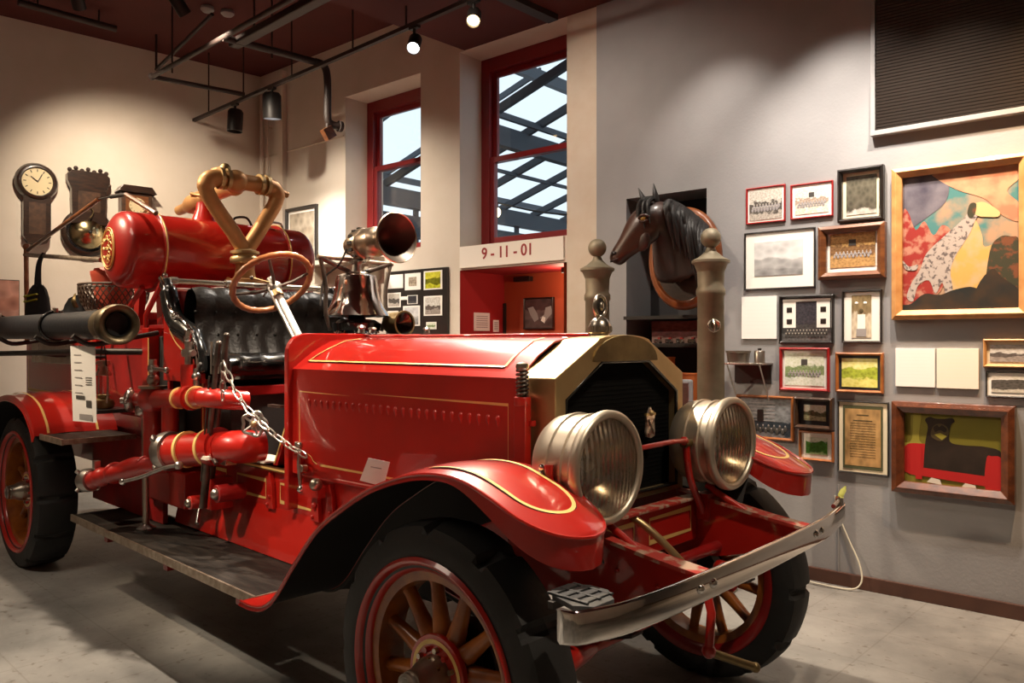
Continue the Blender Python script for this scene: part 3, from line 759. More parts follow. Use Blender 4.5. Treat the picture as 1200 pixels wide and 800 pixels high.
b.lathe([(0, 0), (.235, 0), (.24, -.05), (.20, -.075), (.19, -.05)], (0, 0, -.20), (0, 1, 0), 'wood_dark', 36, sx=1)
b.build('case', e, bev=.004)
b = MB(); b.lathe([(0, -.135), (.05, -.13), (.10, -.11), (.150, -.085), (.168, -.05)], (0, 0, -.20), (0, 1, 0), 'bell_gold', 36); b.ball((0, -.135, -.20), .018, 'iron', 10); b.build('bell', e)
b = MB(); b.box((0, -.102, .10), (.20, .004, .2), 'frame_brown'); b.tube(spl([(.0, -.12, .05), (.03, -.13, 0), (0, -.13, -.06)], 5), .005, 'brass_dull', 6); b.build('striker', e)
e = clock_root('box_clock', 1.36, 2.82, 'brown wooden box clock with a square dial, rightmost of the three clocks')
b = MB(); b.prism([(-.15, -.30), (.15, -.30), (.15, .20), (-.15, .20)], XZ, 0, -.12, 'frame_brown'); b.prism([(-.19, .20), (.19, .20), (.14, .27), (-.14, .27)], XZ, 0, -.15, 'wood_dark'); b.build('case', e, bev=.006)
b = MB(); b.box((0, -.122, .07), (.22, .004, .20), 'wood_mid'); b.lathe([(0, 0), (.08, 0)], (0, -.126, .07), (0, 1, 0), 'clockface', 24)
for i in range(12):
    a = i*pi/6; b.box((sin(a)*.065, -.128, .07+cos(a)*.065), (.005, .002, .014), 'ink', rot=Matrix.Rotation(a, 3, 'Y'))
b.build('dial', e)
b = MB(); b.box((0, -.122, -.17), (.22, .004, .2), 'wood_dark'); b.build('door', e)
e = clock_root('wall_poster', 2.56, 1.88, 'pinkish brown old print on the white wall below the round clock'); e['category'] = 'poster'; del e['group']
b = MB(); b.box((0, -.01, 0), (.36, .02, .40), 'frame_black'); b.build('frame', e)
b = MB(); b.box((0, -.0215, 0), (.35, .002, .385), 'ph_pink'); b.build('print', e)

# ------------------------------------------------------------------ niche, horse head, posts
b = MB(); wbox(b, NI[0]+.005, NI[1]-.005, 1.66, 1.685, -.06, .33, 'frame_black'); o = b.build('display_shelf', loc=W(.6, 1.66, .1)); tag(o, 'black upper shelf in the dark recess under the horse head', 'shelf')
b = MB(); wbox(b, NI[0]+.005, NI[1]-.005, 1.46, 1.48, -.06, .33, 'frame_black'); o = b.build('display_shelf', loc=W(.6, 1.46, .1)); tag(o, 'black lower shelf in the dark recess, carrying the toy display', 'shelf')
# diorama with toy engines on the lower shelf
e = empty('toy_display', W(.62, 1.48, .1), WA, local=True); tag(e, 'red backed display case of small silver models on the recess shelf', 'display case')
b = MB(); b.box((0, .02, .085), (.42, .012, .17), 'ph_display'); b.box((0, -.04, .004), (.42, .13, .008), 'frame_black'); b.build('case', e)
for i in range(4):
    b = MB(); x = -.12+i*.09; b.box((x, -.05, .026), (.05, .03, .022), 'chrome'); b.box((x+.012, -.05, .043), (.02, .024, .014), 'frame_red')
    for q in (-.016, .016): b.cyl((x+q, -.068, .016), (x+q, -.032, .016), .008, 'chrome', n=10)
    b.build('model_engine', e)
def crate(name, s, z, d, m, label, cat='box', t=-.03):
    e = empty(name, W(s, z, t), WA, local=True); tag(e, label, cat)
    b = MB(); b.box((0, 0, d[2]/2), d, m); b.build('body', e, bev=.004)
    b = MB(); b.box((0, 0, d[2]+.004), (d[0]+.006, d[1]+.006, .012), m); b.build('lid', e, bev=.003)
b = MB(); wbox(b, NI[0]+.005, NI[1]-.005, 1.02, 1.04, -.16, .33, 'frame_black'); o = b.build('display_shelf', loc=W(.6, 1.02, .1)); tag(o, 'black bottom shelf in the dark recess, holding the orange boxes', 'shelf')
crate('orange_box', .575, 1.04, (.15, .12, .34), 'orange_box', 'tall orange box standing in the recess behind the radiator')
crate('orange_box', .76, 1.04, (.20, .12, .23), 'orange_box', 'low orange box with a grey front sheet in the recess beside the right post')
e = empty('grey_screen', W(.75, 1.04, -.125), WA, local=True); tag(e, 'rounded grey glass screen standing before the low orange box', 'screen')
b = MB(); b.box((0, 0, .10), (.24, .03, .20), 'grey_box'); b.build('housing', e, bev=.02)
b = MB(); b.box((0, -.017, .10), (.19, .004, .15), 'chrome_dull'); b.build('glass', e, bev=.0015)
b = MB(); wbox(b, .955, .985, .1, 1.49, -.04, -.012, 'wood_orange'); o = b.build('wood_batten', loc=W(.97, .1, -.02), bev=.003); tag(o, 'narrow orange wood batten on the grey wall beside the right post', 'batten')

# plaque + horse head
HC = (.76, 2.08)
e = empty('horse_head', W(HC[0], HC[1], -.03), WA, local=True); tag(e, 'dark brown horse head with black mane mounted on an oval wood plaque, looking left', 'horse head')
b = MB()
def ell(rx, rz, y, n=48): return [V((rx*cos(2*pi*i/n), y, rz*sin(2*pi*i/n))) for i in range(n)]
b.rings([ell(.265, .34, .015), ell(.28, .36, .005), ell(.28, .36, -.02), ell(.262, .34, -.04), ell(.235, .305, -.04), ell(.225, .295, -.02)], 'wood_plaque', c0=True)
b.rings([ell(.225, .295, -.02), ell(.01, .01, -.03)], 'wood_dark', c1=True)
b.build('plaque', e)
# neck and head as one loft.  local coords relative to plaque centre; x left is negative
sec = [ # centre, half depth (crest to throat), half width, crest direction
 ((.02, -.01, -.06), .25, .17, (.6, 0, .8)), ((.03, -.09, .0), .225, .155, (.6, .1, .8)), ((.04, -.18, .08), .195, .135, (.55, .25, .8)), ((.04, -.26, .155), .17, .115, (.45, .3, .85)),
 ((.025, -.33, .22), .145, .10, (.25, .3, .9)), ((-.01, -.38, .245), .135, .095, (-.12, .2, .97)), ((-.05, -.41, .215), .135, .095, (-.45, .1, .89)), ((-.088, -.435, .165), .128, .090, (-.62, .05, .78)),
 ((-.125, -.455, .115), .108, .078, (-.70, 0, .72)), ((-.16, -.475, .07), .086, .066, (-.72, 0, .70)), ((-.195, -.49, .032), .070, .058, (-.70, 0, .71)), ((-.225, -.50, -.004), .064, .056, (-.68, 0, .73)), ((-.245, -.507, -.034), .056, .050, (-.62, 0, .78)), ((-.256, -.511, -.056), .036, .036, (-.6, 0, .8))]
cs = [V(q[0]) for q in sec]; rs = []
for i, (c, hd, hw, cd_) in enumerate(sec):
    t = (cs[min(i+1, len(cs)-1)]-cs[max(i-1, 0)]).normalized(); up = V(cd_); up = (up-t*up.dot(t)).normalized(); lat = t.cross(up)
    if lat.y > 0: lat = -lat
    ring = []
    for j in range(20):
        a = 2*pi*j/20; s_ = sin(a); k = 1.0
        if 5 <= i <= 9 and s_ < 0: k = 1.0-.25*abs(cos(a))*(1 if i > 6 else .3)   # cheek narrows to the jaw bone
        ring.append(V(c)+lat*hw*cos(a)*k+up*hd*s_)
    rs.append(ring)
b = MB(); b.rings(rs, 'horse', c0=True, c1=True)
b.ball((-.065, -.475, .09), .075, 'horse', 16, (.9, .35, 1.05))
b.build('head', e, sub=1)
for base, tip in (((-.062, -.43, .335), (-.112, -.44, .445)), ((-.005, -.385, .355), (-.035, -.375, .475))):
    base, tip = V(base), V(tip); b = MB()
    b.tube(spl([base-V((0, 0, .03)), base, base*.5+tip*.5, tip], 4), [.022]*4+[.027]*4+[.022, .018, .012, .007, .003], 'horse_dark', 10, sq=.6); b.build('ear', e)
b = MB(); b.ball((-.032, -.505, .225), .020, 'eye', 12, (1.2, .8, .8)); b.tube(spl([(-.068, -.505, .228), (-.035, -.518, .248), (.005, -.50, .235)], 4), .010, 'horse', 8); b.tube(spl([(-.060, -.508, .212), (-.032, -.514, .203), (.0, -.505, .215)], 4), .007, 'horse', 8); b.build('eye', e)
b = MB(); b.ball((-.232, -.553, .008), .017, 'horse_dark', 10, (1.2, .5, .8)); b.build('nostril', e)
b = MB(); b.tube(spl([(-.262, -.545, -.045), (-.235, -.556, -.042), (-.20, -.548, -.028)], 5), .007, 'horse_dark', 6); b.build('mouth', e)
b = MB(); rr = random.Random(3)
for i in range(34):
    u = .22+.78*i/33; p = V((.0, -.36, .385)).lerp(V((.19, -.06, .20)), u); p.z += .03*sin(pi*u)
    q = p+V((.04+.05*rr.random(), -.07-.05*rr.random(), -.16-.16*rr.random()-.22*u*u)); mid = (p+q)/2+V((.02, -.09, .05))
    b.tube(spl([p+V((-.01, .05, -.03)), p, mid, q], 4), [.02]*8+[.018, .014, .010, .007, .003], 'mane', 7, sq=.6)
for i in range(10):
    p = V((-.02-.008*(i % 4), -.40, .375)); q = p+V((-.075+.016*i*.8, -.10, -.11-.02*(i % 4)-.006*i))
    b.tube(spl([p, (p+q)/2+V((-.01, -.03, .03)), q], 4), [.015]*5+[.013, .009, .005, .003], 'mane', 7)
b.build('mane', e)

def post(x, y, top, label):
    e = empty('ball_top_post', (x, y, 0), 0, local=True); tag(e, label, 'post', None)
    h = top
    b = MB(); b.lathe([(.16, 0), (.16, .05), (.12, .08), (.10, .14), (.085, .16), (.080, h-.42), (.088, h-.41), (.088, h-.38), (.078, h-.36), (.082, h-.27)], (0, 0, 0), (0, 0, 1), 'postpaint', 32, c0=True); b.build('shaft', e)
    b = MB(); b.lathe([(.082, h-.27), (.10, h-.225), (.115, h-.215), (.115, h-.20), (.075, h-.18), (.035, h-.145), (.026, h-.12)], (0, 0, 0), (0, 0, 1), 'postpaint', 32); b.build('cap', e)
    b = MB(); b.ball((0, 0, h-.062), .062, 'postpaint', 24); b.build('ball_finial', e)
    b = MB(); b.lathe([(.034, 0), (.040, .008), (.034, .016), (.02, .012)], (.058, -.066, h-.60), (.6, -.8, 0), 'nickel', 24); b.tube(spl([(.06, -.075, h-.56), (.075, -.085, h-.60), (.06, -.075, h-.64)], 5), .006, 'nickel', 6); b.build('ring_emblem', e)
post(-1.384, 1.8, 2.19, 'tall bronze coloured post with ball top behind the radiator, left of the horse head')
post(-.592, 1.9, 2.195, 'tall pale bronze post with ball top right of the horse head')

# tin shelf on the wall
e = wall_thing('tin_shelf', 1.25, 1.355, 'small glass wall shelf on struts beneath the white text panel', 'shelf', None)
b = MB(); b.box((0, -.09, 0), (.27, .18, .012), 'chrome_dull'); b.build('plate', e, bev=.002)
b = MB()
for x in (-.11, .11):
    b.cyl((x, -.16, -.005), (x, -.008, -.24), .005, 'chrome_dull', n=8)
b.build('strut', e)
b = MB(); b.box((0, -.006, -.07), (.25, .012, .12), 'frame_black'); b.build('backplate', e)
e = empty('tin_basin', W(1.19, 1.361, -.11), WA, local=True); tag(e, 'oval dull tin basin with a rim standing on the glass wall shelf', 'tin')
b = MB(); b.lathe([(0, 0), (.068, 0), (.076, .065), (.082, .068), (.082, .078), (.073, .078), (.064, .01), (0, .008)], (0, 0, 0), (0, 0, 1), 'tin', 28, sx=1.0); b.build('body', e)
e = empty('tin_canister', W(1.33, 1.361, -.10), WA, local=True); tag(e, 'small upright dark canister beside the tin basin on the glass shelf', 'canister')
b = MB(); b.lathe([(.0, 0), (.034, 0), (.034, .075), (.03, .08), (.0, .082)], (0, 0, 0), (0, 0, 1), 'tin', 20); b.build('body', e)
b = MB(); b.lathe([(.012, .08), (.012, .095), (0, .096)], (0, 0, 0), (0, 0, 1), 'iron', 12); b.build('cap', e)
# ================================================================== FIRE ENGINE (front axle at the origin, nose towards +x)
T = empty('fire_engine', (0, 0, 0))
tag(T, 'antique red open fire engine with gold striping, wooden spoke wheels and nickel headlamps', 'fire engine')
def sub(parent, name):
    return empty(name, (0, 0, 0), parent=parent)
def mir(pts, s): return [V((p[0], p[1]*s, p[2])) for p in pts]

# --- wheels
def make_wheel(name, r, wd, rim, loc, nsp=12, dual=False):
    """local: axis y, outer face -y"""
    e = empty(name, loc, 0, True, T)
    b = MB(); h = wd/2
    n = 180
    prof = [(rim, h), (rim+.01, h+.004), (rim+.03, h+.006), (r-.030, h-.001), (r-.010, h-.010), (r, h-.045), (r+.002, 0), (r, -h+.045), (r-.010, -h+.010), (r-.030, -h+.001), (rim+.03, -h-.006), (rim+.01, -h-.004), (rim, -h)]
    rs = []
    for rad, y in prof:
        ring = []
        for j in range(n):
            a = 2*pi*j/n; q = rad; ph = j % 15
            if rad > r-.02 and abs(y) > h-.05 and ph in (0, 1): q -= .020
            ring.append(V((q*cos(a), y, q*sin(a))))
        rs.append(ring)
    b.rings(rs, 'rubber'); b.build('tyre', e, es=24)
    b = MB()
    yo = -h
    b.lathe([(rim+.004, yo-.004), (rim-.006, yo-.014), (rim-.014, yo-.012), (rim-.020, yo-.004), (rim-.024, yo+.006)], (0, 0, 0), (0, 1, 0), 'red', 96)
    b.lathe([(rim-.024, yo+.006), (rim-.028, yo+.006), (rim-.032, yo+.010)], (0, 0, 0), (0, 1, 0), 'stripe_black', 96)
    b.lathe([(rim-.032, yo+.010), (rim-.044, yo+.018), (rim-.046, yo+.03)], (0, 0, 0), (0, 1, 0), 'red', 96)
    b.lathe([(rim-.044, h-.02), (rim-.03, h), (rim+.004, h+.004)], (0, 0, 0), (0, 1, 0), 'red_frame', 96)
    b.lathe([(rim-.046, yo+.03), (rim-.075, yo+.034), (rim-.080, 0), (rim-.075, h-.03), (rim-.044, h-.02)], (0, 0, 0), (0, 1, 0), 'wheelwood', 96)
    b.build('rim', e)
    ri = rim-.076
    for k in range(nsp):
        a = 2*pi*(k+.35)/nsp; d = V((cos(a), 0, sin(a)))
        b = MB(); rr_ = [.035, .034, .030, .0245, .022, .022, .024]; q = [.065, .10, .14, .20, .26, ri-.02, ri+.01]
        q = [x if x < ri+.02 else ri for x in q]
        b.tube([d*x+V((0, -.004, 0)) for x in q], rr_, 'wheelwood', 12)
        b.build('spoke', e)
    b = MB()
    b.lathe([(0, -.05), (.125, -.05), (.128, -.044), (.125, -.03), (.10, -.028)], (0, 0, 0), (0, 1, 0), 'red', 48)
    b.lathe([(.112, -.052), (.098, -.052)], (0, 0, 0), (0, 1, 0), 'gold', 48)
    for k in range(12):
        a = 2*pi*(k+.85)/12; b.cyl((.083*cos(a), -.05, .083*sin(a)), (.083*cos(a), -.066, .083*sin(a)), .009, 'red' if k % 2 else 'nickel', n=6)
    b.lathe([(.125, .03), (.06, .03), (.09, .07), (.14, .07), (.14, .12), (0, .12)], (0, 0, 0), (0, 1, 0), 'iron', 32)
    b.build('hub_flange', e)
    b = MB(); b.lathe([(.068, -.05), (.066, -.075), (.060, -.10), (.048, -.125), (.046, -.15), (.040, -.152)], (0, 0, 0), (0, 1, 0), 'hub_metal', 32)
    for k in range(8):
        a = 2*pi*k/8; b.cyl((.058*cos(a), -.07, .058*sin(a)), (.058*cos(a), -.085, .058*sin(a)), .009, 'brass_dull', n=6)
    b.build('hub', e)
    b = MB(); b.lathe([(.040, -.150), (.043, -.156), (.043, -.166), (.034, -.172), (.028, -.166), (.024, -.168), (.0, -.172)], (0, 0, 0), (0, 1, 0), 'chrome_dull', 32); b.build('hub_cap', e)
    return e
FW = make_wheel('front_wheel', .47, .17, .365, (0, -.78, .47))
w = copy_tree(FW, T); w.location = (0, .78, .47); w.rotation_euler = (0, 0, pi)
RW = make_wheel('rear_wheel', .50, .24, .40, (-4.17, -.79, .50))
w = copy_tree(RW, T); w.location = (-4.17, .79, .50); w.rotation_euler = (0, 0, pi)

# --- front mudguards
def fender_path():
    p = [(-1.16, .448), (-1.06, .450), (-.97, .472), (-.88, .535), (-.75, .680), (-.60, .830), (-.45, .928), (-.28, 1.018), (-.10, 1.078), (.04, 1.100), (.16, 1.094), (.28, 1.058), (.39, 1.012), (.46, .985), (.52, .967)]
    return spl([(a, 0, z) for a, z in p], 5)
def make_fender(sgn):
    C = fender_path(); n = len(C); yc = -.71; hw = .16
    x_end = C[-1].x; nose = .20
    def width(x):
        d = x_end-x
        if d < nose: return hw*sqrt(max(0.0, 1-((nose-d)/nose)**2))
        return hw
    nv = 14
    nrm = []
    for i in range(n):
        a, b_ = C[max(0, i-1)], C[min(n-1, i+1)]; t = (b_-a).normalized(); nrm.append(V((-t.z, 0, t.x)))
    def pt(i, v, up=0):
        c = C[i]; ww = max(width(c.x), .004)
        crown = .022*(1-v*v)*(ww/hw)*min(1, max(0, (c.x+1.1)/.6))
        return V((c.x, yc+ww*v, c.z))+nrm[i]*(crown+up)
    b = MB()
    rs = [[pt(i, -1+2*j/nv) for j in range(nv+1)] for i in range(n)]
    b.rings([mir(r, sgn) for r in rs], 'red', False)
    # rolled lip at the sides / deep skirt around the nose
    bound = [pt(i, -1) for i in range(n)]+[pt(n-1-i, 1) for i in range(1, n)]
    bx = [i for i in range(n)]+[n-1-i for i in range(1, n)]
    low = []; low2 = []
    for k, p in enumerate(bound):
        i = bx[k]; x = C[i].x; nn = nrm[i]
        f = min(1, max(0, (x-.08)/.40)); f = f*f*(3-2*f)
        d = .016+.074*f
        outw = V((0, -1 if k < n else 1, 0)); 
        if x_end-x < nose:
            th = (x-(x_end-nose))/nose; outw = V((th, (-1 if k < n else 1)*sqrt(max(0, 1-th*th)), 0))
        low.append(p-V((0, 0, d))*f-nn*d*(1-f)+outw*.010*(1-f)-outw*.006*f)
    b.rings([mir(bound, sgn), mir([p for p in low], sgn)], 'red', False)
    o = b.build('front_mudguard', T, solid=.004, off=-1, under=True)
    b = MB(); b.tube(mir(bound, sgn), .0055, 'red', 6); b.build('beaded_edge', o)
    # gold stripe loop
    f0 = next(i for i in range(n) if C[i].x > -.06)
    sw, se = hw-.058, x_end-.10
    def wid2(x):
        d = se-x
        return sw if d >= sw*1.15 else sw*sqrt(max(0, 1-((sw*1.15-d)/(sw*1.15))**2))
    def surf(x, y):   # point on the mudguard top
        i = 0
        while i < n-2 and C[i+1].x < x: i += 1
        f = (x-C[i].x)/max(1e-6, C[i+1].x-C[i].x); f = min(1, max(0, f))
        v = y/max(.004, width(x)); p0, p1 = pt(i, min(1, max(-1, y/max(.004, width(C[i].x)))), .0035), pt(i+1, min(1, max(-1, y/max(.004, width(C[i+1].x)))), .0035)
        return V((x, yc+y, p0.z*(1-f)+p1.z*f+.0005)), nrm[i]
    xs = [-.05+(se-.01+.05)*k/22 for k in range(23)]
    xs2 = [se-sw*1.15*(1-sin(pi/2*k/14)) for k in range(15)]
    xs = [x for x in xs if x < xs2[0]-.01]+xs2
    half = [(x, wid2(x)) for x in xs]
    path = [(x, -w_) for x, w_ in half]+[(x, w_) for x, w_ in half[-2::-1]]
    seq = []; nn = []
    for x, y in path:
        p_, n_ = surf(x, y); seq.append(p_); nn.append(n_)
    b = MB(); S_ = mir(seq, sgn); b.ribbon(S_, nn, .013, 'gold'); b.ribbon([p-q*.0012 for p, q in zip(S_, nn)], nn, .018, 'stripe_black')
    b.build('gold_stripe', o)
    # inner splash sheet
    b = MB(); lo_ = []
    up_ = [V((C[i].x, yc+width(C[i].x)*.98*1, C[i].z-.01)) for i in range(3, n-12)]
    lo_ = [V((p.x, -.44, max(.45, p.z-.18-.1*abs(p.x)))) for p in up_]
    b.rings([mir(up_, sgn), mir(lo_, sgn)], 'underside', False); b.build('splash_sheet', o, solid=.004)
    return o
make_fender(1); make_fender(-1)

# --- rear mudguards and steps
def rear_fender(sg):
    C = spl([(x, 0, z) for x, z in ((-4.80, .62), (-4.72, .86), (-4.50, 1.06), (-4.20, 1.14), (-3.95, 1.15), (-3.70, 1.10), (-3.55, 1.00), (-3.50, .93))], 5)
    b = MB(); n = len(C)
    ys = [-.98, -.975, -.80, -.62, -.52]
    rs = []
    for c in C:
        rs.append([V((c.x, -.985, c.z-.035)), V((c.x, -.975, c.z)), V((c.x, -.80, c.z+.012)), V((c.x, -.60, c.z+.006)), V((c.x, -.50, c.z))])
    b.rings([mir(r, sg) for r in rs], 'red', False)
    o = b.build('rear_mudguard', T, solid=.004, off=-1, under=True)
    b = MB()
    for y in (-.90, -.62):
        b.ribbon(mir([V((c.x, y, c.z+.0135)) for c in C], sg), [V((.2, 0, 1))]*n, .014, 'gold')
    b.build('gold_stripe', o)
    b = MB(); b.tube(mir([V((c.x, -.985, c.z-.035)) for c in C], sg), .007, 'red', 6); b.build('beaded_edge', o)
    b = MB(); b.box((-3.30, -.74*sg, .925), (.40, .40, .022), 'board_wood'); s_ = b.build('step_board', T, bev=.003)
    b = MB(); b.box((-3.30, -.943*sg, .925), (.41, .012, .034), 'strip_metal'); b.box((-3.098, -.74*sg, .925), (.008, .40, .03), 'strip_metal'); b.build('edge_strip', s_)
    b = MB(); b.box((-3.285, -.52*sg, .685), (1.13, .03, .47), 'red_frame'); b.build('side_skirt', T, bev=.004)
rear_fender(1); rear_fender(-1)

# --- running boards
for sg in (1, -1):
    b = MB(); b.box((-2.275, -.607*sg, .433), (2.23, .39, .03), 'board_wood'); o = b.build('running_board', T, bev=.003)
    b = MB(); b.box((-2.275, -.806*sg, .431), (2.24, .010, .040), 'strip_metal'); b.box((-1.158, -.607*sg, .433), (.010, .40, .036), 'strip_metal'); b.box((-2.275, -.418*sg, .451), (2.2, .012, .006), 'strip_metal'); b.build('edge_strip', o)
    b = MB()
    for x in (-2.9, -2.1, -1.35): b.box((x, -.55*sg, .39), (.05, .46, .05), 'red_frame')
    b.build('bracket', o)
    # splash apron, a bulging red sheet between running board and frame
    b = MB()
    def fn(u, v):
        x = -2.74+u*1.60; z = .452+v*.23; y = -.425-.03*sin(pi*(1-v)*.5)
        return V((x, (y+.03*v)*sg, z))
    b.grid(fn, 20, 8, 'red'); b.build('splash_apron', T, solid=.005)

# --- chassis rails with gold panels
for sg in (1, -1):
    b = MB()
    prof = [(-4.9, .64), (.10, .64), (.30, .66), (.52, .72), (.66, .765), (.66, .815), (.50, .835), (.30, .865), (.10, .88), (-.5, .86), (-4.9, .86)]
    b.prism(prof, lambda a, c, d: V((a, d*sg, c)), -.36, -.40, 'red')
    b.box((.40, -.38*sg, .855), (.001, .001, .001), 'red')
    o = b.build('frame_rail', T, bev=.004)
    b = MB(); fl = spl([(-.05, -.38*sg, .885), (.12, -.38*sg, .884), (.30, -.38*sg, .868), (.50, -.38*sg, .838), (.67, -.38*sg, .818)], 5)
    rs = [[p+V((0, a, c)) for a, c in ((-.035, 0), (.035, 0), (.035, .012), (-.035, .012))] for p in fl]
    b.rings(rs, 'red_edge', True, True, True, smooth=False); b.build('rail_flange', o)
    b = MB()
    for i in range(3): b.ball((.22+.15*i, -.402*sg, .80-.02*i), .008, 'red', 8)
    b.cyl((.64, -.43*sg, .79), (.64, -.33*sg, .79), .026, 'red', n=16); b.build('rivets', o)
    def gp(x0, x1, z0, z1):
        b.ribbon([V((x0, -.402*sg, z0)), V((x1, -.402*sg, z0)), V((x1, -.402*sg, z1)), V((x0, -.402*sg, z1))], (0, -sg, 0), .010, 'gold', closed=True)
    b = MB(); gp(-2.10, -1.80, .71, .80); gp(-1.66, -1.37, .71, .80); gp(-2.62, -2.22, .71, .80); b.build('gold_panel', o)
    for x in (-1.73, -1.32, -1.20):
        b = MB()
        b.prism([(x-.035, .67), (x+.035, .67), (x+.022, .80), (x, .86), (x-.022, .80)], lambda a, c, d: V((a, d*sg, c)), -.402, -.425, 'red')
        for zz in (.69, .73): b.ball((x-.012+.02*(zz > .7), -.428*sg, zz), .010, 'red', 8)
        b.build('spring_bracket', o, bev=.003)
    # ledge moulding above the rail
    b = MB(); b.tube([(-1.45, -.41*sg, .875), (-.05, -.41*sg, .885)], .014, 'red', 8); b.build('moulding', o)

# --- front cross plate with gold outline
b = MB(); b.box((.20, 0, .80), (.02, .72, .17), 'red'); b.box((.205, 0, .885), (.06, .72, .012), 'red_edge'); cp = b.build('front_cross_plate', T, bev=.003)
b = MB()
for y0, y1 in ((.02, .31), (-.33, -.08)):
    b.ribbon([V((.212, y0, .76)), V((.212, y1, .76)), V((.212, y1, .845)), V((.212, y0, .845))], (1, 0, 0), .010, 'gold', closed=True)
b.build('gold_stripe', cp)
b = MB(); b.tube(spl([(.14, -.10, .90), (.26, -.07, .84), (.36, .0, .72), (.38, .03, .66)], 6), .014, 'brass', 10); b.ball((.14, -.10, .90), .018, 'brass', 10); b.build('brass_pipe', cp)
b = MB(); b.cyl((.30, -.36, .70), (.30, .36, .70), .022, 'red_frame', n=14); b.build('cross_tube', T)
b = MB(); b.box((.02, 0, .72), (.3, .6, .05), 'iron'); b.box((.08, .0, .60), (.25, .30, .2), 'red_frame'); b.cyl((.2, -.2, .62), (.2, .22, .62), .05, 'red_frame', n=16); b.build('gear_housing', T, bev=.01)
# --- front axle, springs, steering rod
b = MB()
A = spl([(0, -.66, .47), (0, -.55, .46), (0, -.42, .40), (0, 0, .38), (0, .42, .40), (0, .55, .46), (0, .66, .47)], 6)
for dz in (-.032, .032):
    b.rings([[p+V((a, 0, c+dz)) for a, c in ((-.03, -.008), (.03, -.008), (.03, .008), (-.03, .008))] for p in A], 'red', True, True, True, smooth=False)
b.rings([[p+V((a, 0, c)) for a, c in ((-.008, -.03), (.008, -.03), (.008, .03), (-.008, .03))] for p in A], 'red', smooth=False)
for y in (-.66, .66): b.cyl((0, y, .36), (0, y, .56), .035, 'red', n=16)
b.build('front_axle', T)
for sg in (1, -1):
    b = MB()
    for i in range(8):
        L_ = .62-.065*i; S_ = spl([(-L_, -.38*sg, .56-.018*i+.02), (-L_*.5, -.38*sg, .52-.012*i), (0, -.38*sg, .50-.010*i), (L_*.4, -.38*sg, .535-.012*i), (L_*.78, -.38*sg, .60-.012*i+.05*(i == 0))], 4)
        b.rings([[p+V((0, a, c)) for a, c in ((-.03, -.004), (.03, -.004), (.03, .004), (-.03, .004))] for p in S_], 'iron' if i else 'red_frame', True, True, True, smooth=False)
    for x in (-.05, .05): b.tube([(x, (-.38-.045)*sg, .40), (x, (-.38-.045)*sg, .56), (x, (-.38+.045)*sg, .56), (x, (-.38+.045)*sg, .40)], .010, 'iron', 8)
    b.build('leaf_spring', T)
b = MB(); b.cyl((.20, -.64, .46), (.20, .66, .46), .016, 'red', n=12); b.tube([(.20, -.62, .46), (.20, -.55, .46), (.20, -.45, .46), (.20, -.36, .46), (.20, -.30, .46)], [.018, .034, .044, .034, .018], 'red', 16)
for y in (-.64, .66): b.tube([(.20, y, .46), (.0, y, .45)], [.02, .03], 'red', 12); b.ball((.2, y, .46), .03, 'red', 12)
b.build('steering_rod', T)
b = MB(); b.cyl((.32, .35, .62), (.32, .62, .58), .02, 'red', n=12); b.ball((.32, .62, .58), .045, 'red', 14); b.ball((.32, .35, .62), .032, 'red', 12); b.cyl((.34, -.42, .60), (.34, -.30, .64), .03, 'red', n=12); b.ball((.34, -.42, .60), .04, 'red', 14); b.build('shackle', T)
b = MB(); b.cyl((-4.10, -.66, .50), (-4.10, .66, .50), .05, 'iron', n=16); b.ball((-4.10, 0, .50), .18, 'iron', 20); b.build('rear_axle', T)
b = MB(); b.box((-1.6, 0, .50), (1.9, .5, .22), 'black_matte'); b.cyl((-3.4, 0, .5), (-.6, 0, .5), .07, 'iron', n=14); b.build('drive_train', T, bev=.02)

# --- bumper
def make_bumper():
    top = spl([(.625, -.985, 0), (.655, -.965, 0), (.680, -.90, 0), (.700, -.81, 0), (.712, -.62, 0), (.712, -.35, 0), (.708, -.1, 0), (.700, .15, 0), (.688, .38, 0), (.668, .56, 0), (.628, .77, 0)], 5)
    b = MB(); rs = []
    for p in top:
        rs.append([p+V((x, 0, z)) for x, z in ((.0, .860), (.007, .858), (.010, .852), (.010, .786), (.007, .779), (.0, .777), (-.008, .785), (-.008, .855))])
    b.rings(rs, 'chrome', True, True, True)
    o = b.build('bumper', T)
    b = MB()
    for x, y in ((.721, -.50), (.721, -.43), (.698, .33), (.693, .39)):
        b = MB(); b.lathe([(.015, .0), (.014, .006), (.008, .011), (0, .013)], (x, y, .82), (1, 0, 0), 'chrome', 16); b.build('bolt_head', o)
    for y in (-.38, .38):
        b = MB(); b.box((.655, y, .80), (.05, .07, .05), 'red'); b.build('bumper_bracket', o)
    b = MB(); b.prism([(-.90, .53), (-.93, .62), (-.90, .665), (-.82, .665), (-.77, .61), (-.77, .55), (-.80, .50), (-.87, .50)], lambda y, x, z: V((x, y, z)), .842, .856, 'rubber_grey')
    for i in range(4): b.box((.525+.034*i, -.85, .858), (.022, .11, .005), 'rubber_grey')
    for y in (-.90, -.85, -.80): b.box((.58, y, .859), (.13, .010, .006), 'rubber_grey')
    for x_ in (.54, .62): b.box((x_, -.86, .835), (.02, .12, .02), 'iron')
    b.build('tread_plate', o, bev=.002)
    b = MB()
    b.box((.632, .73, .868), (.03, .03, .03), 'chrome', rot=Matrix.Rotation(.3, 3, 'Z')); b.tube([(.65, .62, .866), (.632, .73, .872)], .009, 'chrome', 8); b.build('end_fitting', o)
make_bumper()
